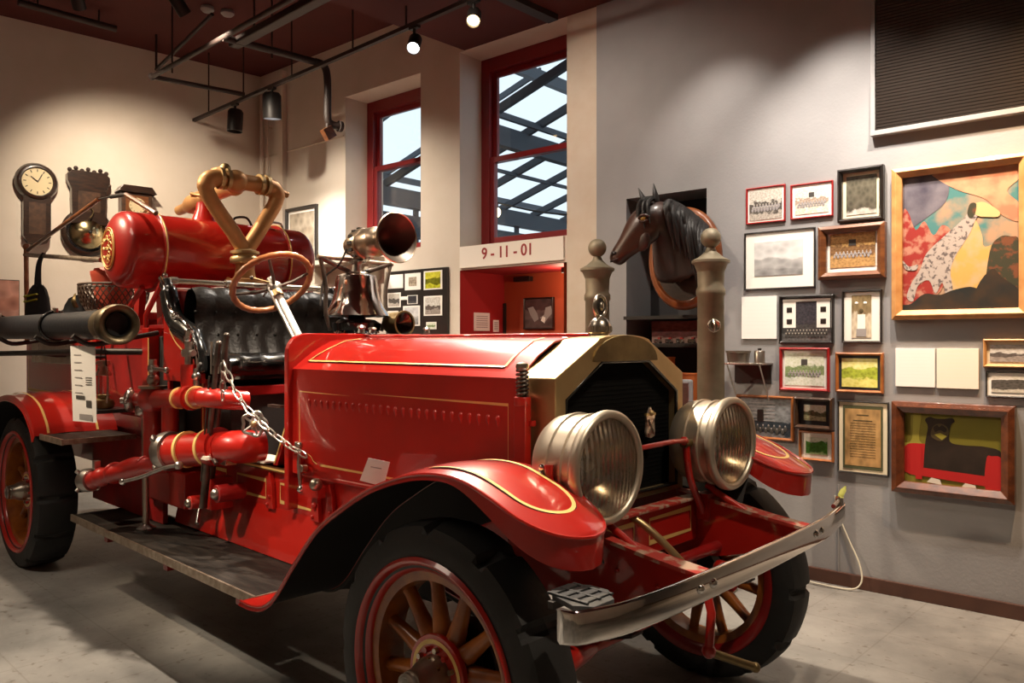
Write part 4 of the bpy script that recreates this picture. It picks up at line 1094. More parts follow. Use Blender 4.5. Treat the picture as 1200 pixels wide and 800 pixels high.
# --- starting crank
b = MB()
b.tube([(.60, -.27, .80), (.62, -.272, .705), (.635, -.285, .68), (.635, -.30, .575)], .014, 'red', 10); b.ball((.635, -.30, .568), .022, 'red', 12)
ck = b.build('starting_crank', T)
b = MB(); b.cyl((.635, -.30, .566), (.715, -.16, .50), .013, 'brass_dull', n=12); b.ball((.715, -.16, .50), .016, 'brass_dull', 10); b.build('crank_handle', ck)

# --- radiator
def radiator():
    e = sub(T, 'radiator')
    # outline half profile y,z of shell; octagon with arched top
    def shell(hw, sh, top, flat, bot, arch):
        pts = [(-hw, bot), (-hw, sh)]
        pts += [(-flat, top)]
        for i in range(1, 8):
            a = pi*i/8; pts.append((-flat*cos(a), top+arch*sin(a)))
        pts += [(flat, top), (hw, sh), (hw, bot)]
        return pts
    O = shell(.405, 1.375, 1.500, .17, .90, .025)
    I = shell(.352, 1.30, 1.425, .15, .925, .0)
    b = MB()
    f = lambda P, x: [V((x, y, z)) for y, z in P]
    back = shell(.400, 1.372, 1.497, .17, .90, .022)
    b.rings([f(back, -.06), f(O, .09), f(O, .118), f(I, .124), f(I, .07)], 'brass', True, smooth=False)
    b.build('shell', e, bev=.004)
    # arched brow plate
    b = MB(); br = [(-.205*cos(pi*i/16), 1.428+.096*sin(pi*i/16)) for i in range(17)]
    b.prism(br, lambda a, c, d: V((d, a, c)), .118, .128, 'brass_dull'); b.build('brow_plate', e, bev=.002)
    b = MB(); b.prism(I, lambda a, c, d: V((d, a, c)), .05, .085, 'core')
    for i in range(28):
        z = .94+.0165*i; hw_ = .345 if z < 1.30 else .345-(z-1.30)*1.55
        b.box((.0855, 0, z), (.003, 2*hw_, .003), 'core')
    b.build('core', e)
    b = MB(); b.tube(f(I, .120), .007, 'black_gloss', 8, closed=True); b.build('core_rim', e)
    b = MB(); y0, z0 = .14, 1.19; r_ = lambda P: [(y0+a, z0+c) for a, c in P]
    b.prism(r_([(-.030, -.035), (-.026, -.055), (.0, -.062), (.026, -.055), (.030, -.035), (.024, 0), (.030, .028), (.018, .03), (0, .058), (-.018, .03), (-.030, .028), (-.024, 0)]), YZ, .13, .138, 'emblem')
    for s in (-1, 1): b.tube([(.140, y0-.018*s, z0-.045), (.140, y0+.018*s, z0+.01)], .004, 'nickel', 6)
    b.ball((.140, y0, z0+.035), .012, 'brass', 10); b.box((.135, y0, z0+.03), (.01, .062, .01), 'gilt'); b.build('emblem', e)
    b = MB(); b.lathe([(.038, 1.50), (.036, 1.53), (.044, 1.535), (.044, 1.56), (.036, 1.575), (.030, 1.585), (.012, 1.595), (.010, 1.60)], (.0, 0, 0), (0, 0, 1), 'nickel', 24)
    for k in range(20): a = k*pi/10; b.cyl((.043*cos(a), .043*sin(a), 1.537), (.043*cos(a), .043*sin(a), 1.558), .004, 'nickel', n=6)
    c_ = b.build('filler_cap', e)
    b = MB(); b.tube([V((.0, .034*cos(2*pi*i/28), 1.635+.040*sin(2*pi*i/28))) for i in range(28)], .008, 'nickel', 8, closed=True); b.lathe([(0, -.004), (.028, -.004), (.028, .004), (0, .004)], (0, 0, 1.635), (1, 0, 0), 'iron', 20, sw=1.15)
    b.ball((.008, 0, 1.635), .013, 'nickel', 10, (.6, 1, 1.4)); o = b.build('temperature_gauge', c_)
    for k in range(0): pass
radiator()

# --- hood
def hood():
    e = sub(T, 'hood')
    X0, X1 = -1.50, -.055
    def prof(u):
        w = .43-.032*u; return [(w, 1.37), (w-.01, 1.378), (w*.74, 1.452), (w*.52, 1.500), (w*.30, 1.515), (.0, 1.522)]
    rs = []
    for i in range(13):
        u = i/12; x = X0+(X1-X0)*u; p = prof(u)
        hr = [V((x, -a, z)) for a, z in p]+[V((x, a, z)) for a, z in p[-2::-1]]
        rs.append(hr)
    b = MB(); b.rings(rs, 'red', False, smooth=True)
    o = b.build('hood_top', e, solid=.006, off=-1)
    b = MB(); b.cyl((X0, 0, 1.527), (X1, 0, 1.527), .006, 'red', n=8); b.build('hinge', o)
    for sg in (1, -1):
        def P(u, q):   # q 0..1 from eave to top
            w = .43-.032*u; pts = [(w-.01, 1.378), (w*.74, 1.452), (w*.52, 1.500), (w*.30, 1.515)]
            k = q*3; i = min(2, int(k)); f_ = k-i; a = pts[i][0]*(1-f_)+pts[i+1][0]*f_; z = pts[i][1]*(1-f_)+pts[i+1][1]*f_
            return V((X0+(X1-X0)*u, -a*sg, z))
        nn = V((0, -.34*sg, .94)); loop = [P(.045+.88*k/10, .13)+nn*.003 for k in range(11)]
        b = MB(); b.ribbon(loop, nn, .013, 'gold'); 
        b.ribbon([P(.925, .13+.8*k/6)+V((0, -.2*sg, .98))*.0035 for k in range(7)], (0, -.25*sg, .95), .012, 'gold'); b.ribbon([P(.045+.07*k/6, .13+.8*k/6)+V((0, -.2*sg, .98))*.0035 for k in range(7)], (0, -.25*sg, .95), .012, 'gold')
        b.ribbon([p-nn*.001 for p in loop], nn, .018, 'stripe_black'); b.build('gold_stripe', o)
        # side panel
        def S(x, z, d=0):
            u = (x-X0)/(X1-X0); w = .425-.032*u; return V((x, -(w+d)*sg, z))
        b = MB(); b.rings([[S(X0, .88), S(X1, .88)], [S(X0, 1.37), S(X1, 1.37)]], 'red', False, smooth=False)
        s_ = b.build('side_panel', e, solid=.006, off=0)
        # louvres
        b = MB(); n = 26
        for i in range(n):
            x = -1.36+i*1.20/(n-1)
            b.lathe([(.0, 0), (.009, .003), (.0135, .012), (.0125, .022), (.004, .045), (.0025, .07), (.0025, .27), (.0, .275)], S(x, 1.235), (0, 0, -1), 'red', 10, sx=.9, sw=.75)
        lv = b.build('louvres', s_)
        b = MB()
        zt, zb = 1.268, .935
        pl = [S(-1.455, zt, .003), S(-.11, zt, .003), S(-.11, zb, .003)]
        b.ribbon([S(-1.30, zb, .003), S(-.11, zb, .003), S(-.11, zt, .003), S(-1.445, zt, .003), S(-1.445, zb+.02, .003)], (0, -sg, 0), .011, 'gold')
        arc = [S(-1.43+.0, zb+.02, .003), S(-1.40, zb+.035, .003), S(-1.38, zb+.04, .003), S(-1.35, zb+.03, .003), S(-1.33, zb+.01, .003), S(-1.30, zb, .003)]
        b.ribbon(arc, (0, -sg, 0), .009, 'gold')
        b.ribbon([S(-1.42, zt-.012, .003), S(-.125, zt-.012, .003)], (0, -sg, 0), .003, 'stripe_black')
        b.build('gold_stripe', s_)
        b = MB(); b.cyl(S(-1.36, .915, .02), S(-1.36, .915, .05), .018, 'nickel', n=14); b.box(S(-1.42, .93, .02), (.05, .04, .09), 'red'); b.cyl(S(-1.44, .96, .02), S(-1.44, 1.03, .02), .010, 'nickel', n=10); b.build('hood_latch', s_, bev=.003)
        # spring post
        b = MB(); x, y = .0, -.44*sg
        b.box((x, y, 1.08), (.055, .03, .42), 'red'); b.cyl((x, y, 1.28), (x, y, 1.31), .03, 'red', n=14); b.box((x, y+.012*sg, 1.22), (.09, .02, .02), 'red'); pst = b.build('spring_post', e, bev=.003)
        b = MB(); b.tube([V((x+.019*cos(t*.6), y+.019*sin(t*.6), 1.31+.0013*t)) for t in range(74)], .005, 'steel_dark', 6); b.lathe([(.02, 1.405), (.024, 1.412), (.02, 1.425), (0, 1.43)], (x, y, 0), (0, 0, 1), 'nickel', 14); b.cyl((x, y, 1.30), (x, y, 1.41), .010, 'steel_dark', n=10); b.build('coil_spring', pst)
hood()
b = MB(); b.box((-.75, 0, .98), (1.3, .70, .18), 'black_matte'); b.box((-.75, 0, 1.18), (1.2, .3, .3), 'black_matte'); b.build('engine_block', T, bev=.02)
# --- dash board
b = MB()
dp = [(-.455, .70), (-.455, 1.44)]+[(-.455+.10-.10*cos(a), 1.44+.10*sin(a)) for a in [pi/2*k/6 for k in range(1, 7)]]+[(.355, 1.54)]+[(.355+.10*sin(a), 1.44+.10*cos(a)) for a in [pi/2*k/6 for k in range(1, 7)]]+[(.455, .70)]
b.prism(dp, YZ, -1.535, -1.50, 'red'); b.build('dash_board', T, bev=.006)
# slanted toe board and floor
b = MB(); b.box((-2.35, 0, .875), (1.55, .86, .03), 'wood_mid'); b.build('floor_board', T)
b = MB(); b.box((-1.98, -.36, .896), (.46, .16, .01), 'paper_warm'); b.build('floor_mat', T, bev=.002)
b = MB(); b.prism([(-1.70, .885), (-1.52, 1.20), (-1.52, 1.16), (-1.66, .885)], XZ, -.42, .42, 'red'); b.prism([(-2.0, .885), (-1.53, .885), (-1.53, .89), (-2.0, .89)], XZ, -.43, .43, 'red'); tb = b.build('toe_board', T)
b = MB(); b.ribbon([V((-1.68, -.424, .90)), V((-1.53, -.424, 1.17))], (0, -1, 0), .010, 'gold'); b.ribbon([V((-2.2, -.432, .872)), V((-1.5, -.432, .872))], (0, -1, 0), .010, 'gold'); b.build('gold_stripe', tb)

# --- headlamps
def headlamp(sg):
    y = -.405*sg; z = 1.10
    e = empty('headlamp', (.345, y, z), 0, True, T)
    b = MB(); b.lathe([(.0, -.235), (.05, -.233), (.10, -.225), (.142, -.205), (.156, -.185), (.162, -.160), (.162, -.138), (.168, -.134), (.168, -.126), (.162, -.122), (.162, -.080), (.168, -.076), (.168, -.068), (.162, -.064), (.162, -.032), (.167, -.030)], (0, 0, 0), (1, 0, 0), 'lamp_nickel', 64); b.build('drum', e, es=28)
    b = MB(); b.lathe([(.167, -.032), (.178, -.028), (.182, -.018), (.182, -.002), (.176, .008), (.166, .010), (.157, .004), (.156, -.004)], (0, 0, 0), (1, 0, 0), 'lamp_nickel', 56); b.build('rim', e)
    b = MB(); b.lathe([(.0, -.16), (.05, -.15), (.10, -.115), (.135, -.06), (.156, -.01)], (0, 0, 0), (1, 0, 0), 'reflector', 48); b.build('reflector', e)
    b = MB(); b.lathe([(.0, .016), (.07, .013), (.12, .005), (.157, -.004)], (0, 0, 0), (1, 0, 0), 'lens', 48); b.build('lens', e)
    b = MB(); b.ball((-.09, 0, 0), .022, 'paper', 12); b.cyl((-.15, 0, 0), (-.10, 0, 0), .012, 'brass', n=10); b.build('lamp_bulb', e)
    b = MB(); yy = -.167*sg
    b.box((-.12, yy-.012*sg, -.03), (.022, .02, .06), 'chrome_dull'); b.ball((-.12, yy-.02*sg, .01), .012, 'chrome', 10); b.tube([(-.12, yy-.026*sg, 0), (-.10, yy-.03*sg, -.05)], .005, 'chrome', 6); b.build('latch', e)
    b = MB(); iy = .182*sg
    b.tube(spl([(-.10, iy*.2, -.30), (-.10, iy*.45, -.24), (-.10, iy*.85, -.13), (-.10, iy, -.02), (-.10, iy, .02)], 6), .014, 'red', 10)
    b.tube(spl([(-.10, iy*.2, -.30), (-.10, -iy*.45, -.24), (-.10, -iy*.85, -.13), (-.10, -iy*.98, -.02), (-.10, -iy*.98, .02)], 6), .014, 'red', 10)
    b.cyl((-.10, iy*.86, .01), (-.10, iy*1.12, .01), .017, 'brass_dull', n=10); b.ball((-.10, iy*1.1, .02), .018, 'red', 10)
    b.cyl((-.10, iy*.2, -.21-.10), (-.10, iy*.2, -.20-.05), .025, 'red', n=12)
    b.box((-.10, iy*.15, -.25), (.05, .08, .10), 'red'); b.build('fork_bracket', e)
headlamp(1); headlamp(-1)
b = MB(); b.tube(spl([(.25, -.215, 1.115), (.26, -.1, 1.125), (.26, .1, 1.128), (.25, .215, 1.12)], 6), .010, 'red', 10); b.build('lamp_tie_bar', T)
# stay from far headlamp to rail
for sg in (1, -1):
    b = MB(); b.tube(spl([(.25, .37*sg, .93), (.32, .36*sg, .90), (.42, .37*sg, .85), (.52, .38*sg, .80)], 5), .013, 'red', 8); b.tube(spl([(.25, .40*sg, .95), (.2, .50*sg, .90), (.1, .62*sg, .88)], 5), .014, 'red', 8); b.build('mudguard_stay', T)

# --- steering
def steering():
    c = V((-1.90, -.31, 1.805)); ax = V((-.68, 0, .74)).normalized()
    e = sub(T, 'steering_wheel')
    u, w, _ = basis(ax); r = .205
    b = MB(); b.tube([c+(u*cos(2*pi*i/56)+w*sin(2*pi*i/56))*(r+.0015*cos(i*pi)) for i in range(56)], .0165, 'wood_steer', 12, closed=True); b.build('rim', e)
    b = MB(); b.lathe([(.0, .02), (.03, .018), (.04, .0), (.035, -.02), (.02, -.05)], c-ax*.03, ax, 'chrome_dull', 20)
    for k in range(4):
        a = pi/4+k*pi/2+.3; d = u*cos(a)+w*sin(a)
        b.tube([c-ax*.035+d*.02, c-ax*.03+d*.10, c+d*r], [.010, .009, .007], 'steel_dark', 8)
    b.build('spider', e)
    b = MB(); b.tube([c-ax*.01, c+d*.09+ax*.02], .006, 'steel_dark', 6); b.tube([c, c+u*.12+w*.02+ax*.01], .005, 'brass_dull', 6); b.tube([c, c-w*.11+ax*.012], .005, 'steel_dark', 6); b.ball(c+u*.12+w*.02+ax*.01, .011, 'steel_dark', 8); b.cyl(c-ax*.02, c+ax*.03, .02, 'chrome_dull', n=14); b.build('control_levers', e)
    e2 = sub(T, 'steering_column')
    b = MB(); b.cyl(c-ax*.04, c-ax*1.02, .020, 'paper', n=16); b.build('tube', e2)
    b = MB(); b.cyl(c-ax*.04+V((0, -.034, 0)), c-ax*.98+V((0, -.034, 0)), .009, 'chrome_dull', n=10); b.cyl(c-ax*.06, c-ax*.10, .028, 'brass', n=14); b.build('control_rod', e2)
steering()

# --- seat
def seat():
    e = sub(T, 'bench_seat'); Y0, Y1 = -.53, .53
    # back cushion: tufted roll
    b = MB()
    def fn(u, v):
        y = Y0+.06+(Y1-Y0-.12)*u; a = v
        # path from front bottom up over the roll and down the back
        P_ = [(-2.34, 1.36), (-2.40, 1.46), (-2.44, 1.56), (-2.46, 1.64), (-2.43, 1.70), (-2.44, 1.76), (-2.49, 1.80), (-2.55, 1.79), (-2.59, 1.72), (-2.60, 1.55)]
        k = a*(len(P_)-1); i = min(len(P_)-2, int(k)); f_ = k-i
        x = P_[i][0]*(1-f_)+P_[i+1][0]*f_; z = P_[i][1]*(1-f_)+P_[i+1][1]*f_
        puff = .016*abs(sin(pi*u*8+(pi/2 if a < .22 else 0)))*(1 if a < .5 else .45)
        return V((x+puff, y, z+(.01*abs(sin(pi*u*8)) if .45 < a < .8 else 0)))
    b.grid(fn, 64, 24, 'leather')
    for i in range(9):
        u = (i+.0)/8
        for v in (.20, .38): b.ball(fn(min(1, u if v < .3 else u), v)+V((.004, 0, 0)), .008, 'leather', 8)
    b.build('backrest', e)
    b = MB(); b.box((-2.61, 0, 1.40), (.03, 1.10, .78), 'red'); b.box((-2.62, 0, 1.79), (.02, 1.10, .03), 'paper_warm'); b.build('seat_back_panel', e, bev=.004)
    b = MB(); b.tube([(-2.66, Y0-.03, 1.845), (-2.66, Y1+.03, 1.845)], .018, 'nickel', 12)
    for y in (-.5, -.17, .17, .5): b.cyl((-2.66, y-.02, 1.845), (-2.66, y+.02, 1.845), .025, 'chrome_dull', n=12); b.cyl((-2.66, y, 1.80), (-2.66, y, 1.845), .010, 'chrome_dull', n=8)
    b.build('rail', e)
    b = MB()
    for k, (y0, y1) in enumerate(((Y0+.02, Y1-.02),)):
        rs = []
        for i in range(25):
            y = y0+(y1-y0)*i/24; p = .008*abs(sin(i*pi/3))
            rs.append([V((x, y, z)) for x, z in ((-2.55, 1.28), (-2.02, 1.28), (-1.96+p, 1.31), (-1.945+p, 1.36), (-1.96+p, 1.41), (-2.02, 1.435+p), (-2.3, 1.42+p), (-2.55, 1.40))])
        b.rings(rs, 'black_gloss', True, True, True)
    b.build('seat_cushion', e)
    b = MB(); b.box((-2.28, 0, 1.08), (.60, 1.0, .38), 'underside'); b.box((-1.975, 0, 1.245), (.03, 1.02, .05), 'red_frame'); b.build('seat_box', e, bev=.005)  # dark box colour stands in for the shade under the seat
    for sg in (1, -1):
        y = -.545*sg
        b = MB()
        pan = [(-2.66, 1.28), (-2.66, 1.80)]+[(p.x, p.z) for p in spl([(-2.60, 0, 1.76), (-2.55, 0, 1.62), (-2.46, 0, 1.555), (-2.36, 0, 1.51), (-2.26, 0, 1.46), (-2.20, 0, 1.36), (-2.18, 0, 1.28)], 4)]
        b.prism(pan, lambda a, c, d: V((a, y+d, c)), -.012, .012, 'red'); a_ = b.build('side_arm', e, bev=.003)
        b = MB(); b.tube(spl([(-2.66, y, 1.83), (-2.62, y, 1.78), (-2.57, y, 1.66), (-2.48, y, 1.585), (-2.38, y, 1.55), (-2.28, y, 1.50), (-2.22, y, 1.41), (-2.205, y, 1.33)], 6), [.035]*6+[.048]*12+[.052]*12+[.042]*6+[.032]*6+[.024], 'black_gloss', 14, sq=1.2); b.build('arm_pad', a_)
        b = MB(); yy = y-.03*sg
        b.tube(spl([(-2.66, yy, 1.86), (-2.60, yy, 1.80), (-2.55, yy, 1.70), (-2.46, yy, 1.64), (-2.37, yy, 1.615), (-2.27, yy, 1.55), (-2.20, yy, 1.44), (-2.185, yy, 1.34), (-2.19, yy, 1.27)], 6), .010, 'chrome', 10)
        for q in ((-2.46, 1.64), (-2.27, 1.55)): b.ball((q[0], yy, q[1]), .022, 'chrome', 10)
        b.build('grab_rail', a_)
        b = MB(); yg = y-.0145*sg
        b.ribbon([V((p.x, yg, p.z)) for p in spl([(-2.62, 0, 1.70), (-2.58, 0, 1.58), (-2.50, 0, 1.50), (-2.40, 0, 1.45), (-2.30, 0, 1.40), (-2.27, 0, 1.32), (-2.38, 0, 1.32)], 5)], (0, -sg, 0), .010, 'gold'); b.build('gold_stripe', a_)
seat()

# --- transverse tank
def tank():
    e = sub(T, 'water_tank'); cx, cz, r = -3.18, 2.06, .235
    b = MB(); pr = []
    L_ = .60
    for i in range(9): a = pi/2*i/8; pr.append((r*sin(a), -L_+.02-.10*cos(a)))
    for y in (-.45, -.2, 0, .2, .45): pr.append((r, y))
    for i in range(8, -1, -1): a = pi/2*i/8; pr.append((r*sin(a), L_-.02+.10*cos(a)))
    b.lathe(pr, (cx, 0, cz), (0, 1, 0), 'red', 56); b.build('shell', e)
    for y in (-.42, .42):
        b = MB(); b.tube([V((cx+(r+.006)*cos(2*pi*i/48), y, cz+(r+.006)*sin(2*pi*i/48))) for i in range(48)], .013, 'red', 8, closed=True); s_ = b.build('strap', e)
        b = MB(); b.tube([V((cx+(r+.018)*cos(2*pi*i/48), y, cz+(r+.018)*sin(2*pi*i/48))) for i in range(-6, 16)], .005, 'gold', 6); b.build('gold_stripe', s_)
        b = MB(); b.ball((cx+.21, y, cz-.16), .018, 'chrome_dull', 10); b.tube([(cx+.21, y, cz-.16), (cx+.19, y, cz-.26)], .007, 'chrome_dull', 8); b.build('strap_bolt', s_)
        b = MB(); b.prism([(-.20, -.16), (-.22, -.46), (-.15, -.46), (-.12, -.22), (.12, -.22), (.15, -.46), (.22, -.46), (.20, -.16), (.12, -.205), (-.12, -.205)], lambda a, c, d: V((cx+a, y+d, cz+c)), -.02, .02, 'red'); b.build('cradle', e)
    # scrollwork emblem at the dome
    b = MB(); rr = random.Random(5)
    def dome(a, c):
        q = min(.98, sqrt(a*a+c*c)/r); return V((cx+a, -L_+.02-.10*sqrt(1-q*q)-.004, cz+c))
    for k in range(2): b.tube([dome(.105*cos(t*2*pi/32)*(1-.12*k), .125*sin(t*2*pi/32)*(1-.12*k)) for t in range(32)], .0032, 'gold', 5, closed=True)
    for k in range(9):
        ca, cc, q = rr.uniform(-.06, .06), -.08+.02*k, .022
        b.tube([dome(ca+q*cos(t*.7)*(1-t/12), cc+q*sin(t*.7)*(1-t/12)) for t in range(10)], .003, 'gold', 5)
    for k in range(3): b.tube([dome(-.06+.02*t, .05-.05*k+.008*sin(t*2.2)) for t in range(7)], .0042, 'gold', 5)
    b.build('scroll_emblem', e)
    b = MB(); b.tube(spl([(cx, .12, cz+r), (cx, .14, cz+r+.04), (cx, .22, cz+r+.05), (cx, .26, cz+r)], 5), .008, 'iron', 8); b.build('lid_handle', e); b = MB(); b.tube(spl([(cx+.1, .30, cz+r-.02), (cx+.1, .32, cz+r+.02), (cx+.1, .42, cz+r+.02), (cx+.1, .44, cz+r-.03)], 5), .008, 'chrome_dull', 8); b.build('lid_handle', e)
tank()
# deck under the tank and supports
b = MB(); b.box((-3.30, 0, 1.585), (1.28, .98, .03), 'red_frame'); b.build('tank_deck', T, bev=.004)
b = MB(); b.box((-2.80, 0, 1.85), (.22, .34, .03), 'red'); b.cyl((-2.80, 0, 1.60), (-2.80, 0, 1.84), .07, 'red', n=20); b.build('gun_pedestal', T, bev=.004)
for y in (-.50, .50):
    b = MB(); b.tube([(-2.82, y, 1.84), (-3.05, y, 1.66), (-3.05, y, 1.50)], .016, 'red', 8); b.build('tank_brace', T)
    b = MB(); b.tube([(-3.10, y, 1.83), (-3.55, y, 1.58), (-3.60, y, 1.45)], .016, 'red', 8); b.build('tank_brace', T)
# --- deck gun
def deck_gun():
    e = sub(T, 'deck_gun'); x = -2.78
    b = MB(); b.lathe([(.12, 1.865), (.12, 1.885), (.065, 1.895), (.058, 1.95), (.058, 2.0)], (x, 0, 0), (0, 0, 1), 'gun_brass', 28)
    for k in range(6): a = k*pi/3; b.cyl((x+.098*cos(a), .098*sin(a), 1.88), (x+.098*cos(a), .098*sin(a), 1.90), .012, 'gun_brass', n=6)
    b.build('base', e)
    b = MB(); b.lathe([(.058, 1.985), (.085, 1.99), (.09, 2.0), (.09, 2.02), (.085, 2.03), (.07, 2.035), (.07, 2.045), (.088, 2.05), (.088, 2.065), (.06, 2.075)], (x, 0, 0), (0, 0, 1), 'brass', 28)
    b.build('swivel_collar', e)
    for sg in (-1, 1):
        b = MB(); k = 1.15 if sg < 0 else 1.0
        pts = spl([(x, 0, 2.04), (x, .02*sg, 2.09), (x, .08*sg, 2.18), (x, .15*sg*k, 2.295), (x, .205*sg*k, 2.385), (x, .22*sg*k, 2.445), (x, .20*sg*k, 2.485), (x, .15*sg*k, 2.50)], 5)
        b.tube(pts, [.058]*4+[.047]*10+[.047]*10+[.052]*11+[.054], 'gun_brass', 18); b.build('arm_pipe', e)
    b = MB(); b.cyl((x, -.17, 2.50), (x, .16, 2.50), .042, 'gun_brass', n=18)
    for y in (-.165, -.12, .10, .145): b.cyl((x, y-.011, 2.50), (x, y+.011, 2.50), .066, 'brass', n=22)
    b.ball((x, -.06, 2.50), .068, 'gun_brass', 20, (1, 1.1, 1)); b.cyl((x, -.02, 2.50), (x, .09, 2.50), .050, 'gun_brass', n=18)
    b.cyl((x, .20, 2.48), (x, .30, 2.46), .02, 'gun_brass', n=10); b.build('cross_body', e)
    b = MB()
    b.lathe([(.05, 0), (.05, .08), (.060, .085), (.060, .11), (.046, .12), (.042, .48), (.054, .49), (.058, .51), (.068, .56), (.066, .70), (.05, .76), (.036, .80), (.034, .92), (.028, .93), (.024, .90), (.0, .88)], (x-.04, 0, 2.50), (-1, 0, -.075), 'gun_brass', 24)
    for a in range(3): t_ = 2*pi*a/3+.6; c_ = V((x-.04-.60, .0, 2.455)); d_ = V((0, cos(t_), sin(t_))); b.tube([c_+d_*.05, c_+d_*.09+V((.06, 0, 0)), c_+d_*.05+V((.12, 0, 0))], .010, 'gun_brass', 8)
    b.build('nozzle', e)
    b = MB(); b.tube([(x-.02, -.12, 2.57), (x-.10, -.16, 2.56)], .02, 'gun_brass', 10); b.ball((x-.02, -.12, 2.57), .034, 'brass', 12); b.build('handle', e)
    b = MB(); b.lathe([(.10, 0), (.055, .12), (.05, .17), (.0, .17)], (-3.30, -.02, 2.26), (0, 0, 1), 'red', 24); b.lathe([(.10, .0), (.11, -.02), (.11, -.03)], (-3.30, -.02, 2.27), (0, 0, 1), 'red', 24); b.build('nozzle_rest', e)
deck_gun()

# --- bell and siren
def bell():
    e = sub(T, 'bell'); x, y = -1.80, .15
    b = MB(); pr = [(.0, 1.875), (.08, 1.873), (.108, 1.862), (.116, 1.83), (.122, 1.78), (.133, 1.73), (.150, 1.69), (.176, 1.655), (.184, 1.642), (.178, 1.638), (.15, 1.66), (.12, 1.70)]
    b.lathe(pr, (x, y, 0), (0, 0, 1), 'bell_chrome', 48); b.build('bell_body', e)
    b = MB(); b.lathe([(.055, 1.872), (.065, 1.878), (.06, 1.885), (.03, 1.89), (.026, 1.93), (.05, 1.94), (.05, 1.95), (.0, 1.955)], (x, y, 0), (0, 0, 1), 'chrome_dull', 24)
    b.ball((x, y, 1.65), .028, 'iron', 12); b.build('crown', e)
    b = MB()
    for dy in (-1, 1):
        b.tube(spl([(x, y+.17*dy, 1.56), (x, y+.20*dy, 1.66), (x, y+.20*dy, 1.80), (x, y+.235*dy, 1.95)], 4), .012, 'steel_dark', 8)
        b.tube([(x, y+.235*dy, 1.95), (x, y+.05*dy, 1.885)], .014, 'steel_dark', 8)
    b.tube([(x, y-.25, 1.955), (x, y+.25, 1.945)], .012, 'strip_metal', 8)
    b.build('yoke', e)
    b = MB(); b.lathe([(.13, 1.56), (.135, 1.60), (.10, 1.62), (.05, 1.625), (.04, 1.66), (.0, 1.66)], (x, y, 0), (0, 0, 1), 'black_gloss', 28)
    for k in range(8): a = 2*pi*k/8+.2; b.tube([(x+.115*cos(a), y+.115*sin(a), 1.545), (x+.09*cos(a), y+.09*sin(a), 1.61)], .012, 'chrome', 8)
    b.build('base', e)
bell()
def siren():
    e = sub(T, 'siren'); c = V((-1.60, .13, 2.035)); ax = V((1, -.0, .03)).normalized()
    b = MB(); b.lathe([(.0, -.235), (.05, -.23), (.055, -.20), (.055, -.165), (.06, -.16)], c, ax, 'siren_metal', 28)
    b.build('motor_cap', e)
    b = MB(); b.lathe([(.06, -.16), (.083, -.155), (.086, -.14), (.086, -.095), (.083, -.085), (.07, -.08)], c, ax, 'siren_metal', 32)
    u, w, _ = basis(ax)
    for k in range(14): a = 2*pi*k/14; d = u*cos(a)+w*sin(a); b.box(c+ax*-.118+d*.083, (.032, .018, .018), 'black_matte', rot=Matrix.Rotation(0, 3, 'X'))
    b.build('vent_drum', e)
    b = MB(); b.lathe([(.076, -.085), (.08, -.07), (.082, .0), (.078, .03), (.062, .045), (.058, .055)], c, ax, 'siren_metal', 32); b.build('body', e)
    b = MB(); b.lathe([(.058, .055), (.062, .075), (.075, .11), (.10, .15), (.128, .175), (.134, .185), (.130, .190), (.126, .186)], c, ax, 'siren_metal', 44); b.lathe([(.126, .186), (.122, .180), (.095, .155), (.070, .115), (.052, .08), (.02, .05), (.0, .05)], c, ax, 'horn_inner', 44); b.build('horn_mouth', e)
    b = MB(); b.cyl(c+V((-.03, 0, -.07)), V((-1.80, .15, 1.945))+V((.04, 0, 0)), .018, 'chrome', n=12); b.cyl(c+V((-.10, 0, -.07)), V((-1.80, .15, 1.945)), .022, 'chrome', n=12)
    b.tube(spl([c+V((-.16, -.07, -.02)), c+V((-.18, -.11, -.12)), V((-1.92, .02, 1.85)), V((-1.93, 0, 1.70))], 6), .006, 'iron', 6); b.build('pedestal', e)
siren()
# small spotlight behind the bell
e = sub(T, 'spotlight'); b = MB(); b.lathe([(0, -.13), (.05, -.12), (.065, -.08), (.066, 0), (.072, .01), (.072, .02), (.062, .02)], (-1.62, .33, 1.60), (1, 0, 0), 'brass_dull', 28); b.build('housing', e)
b = MB(); b.lathe([(0, -.04), (.062, .005)], (-1.62, .33, 1.60), (1, 0, 0), 'black_gloss', 28); b.build('lens', e)
b = MB(); b.cyl((-1.66, .33, 1.5), (-1.66, .33, 1.56), .014, 'iron', n=10); b.build('stalk', e)
b = MB(); b.box((-1.68, .10, 1.505), (.26, .56, .06), 'black_matte'); b.build('cowl_shelf', T, bev=.01)
for y, h in ((-.02, .04), (.05, .03), (.42, .035)):
    b = MB(); b.lathe([(.02, 0), (.016, h*.5), (.024, h*.7), (.014, h)], (-1.52, y, 1.545), (0, 0, 1), 'chrome_dull', 14); b.build('dash_knob', T)

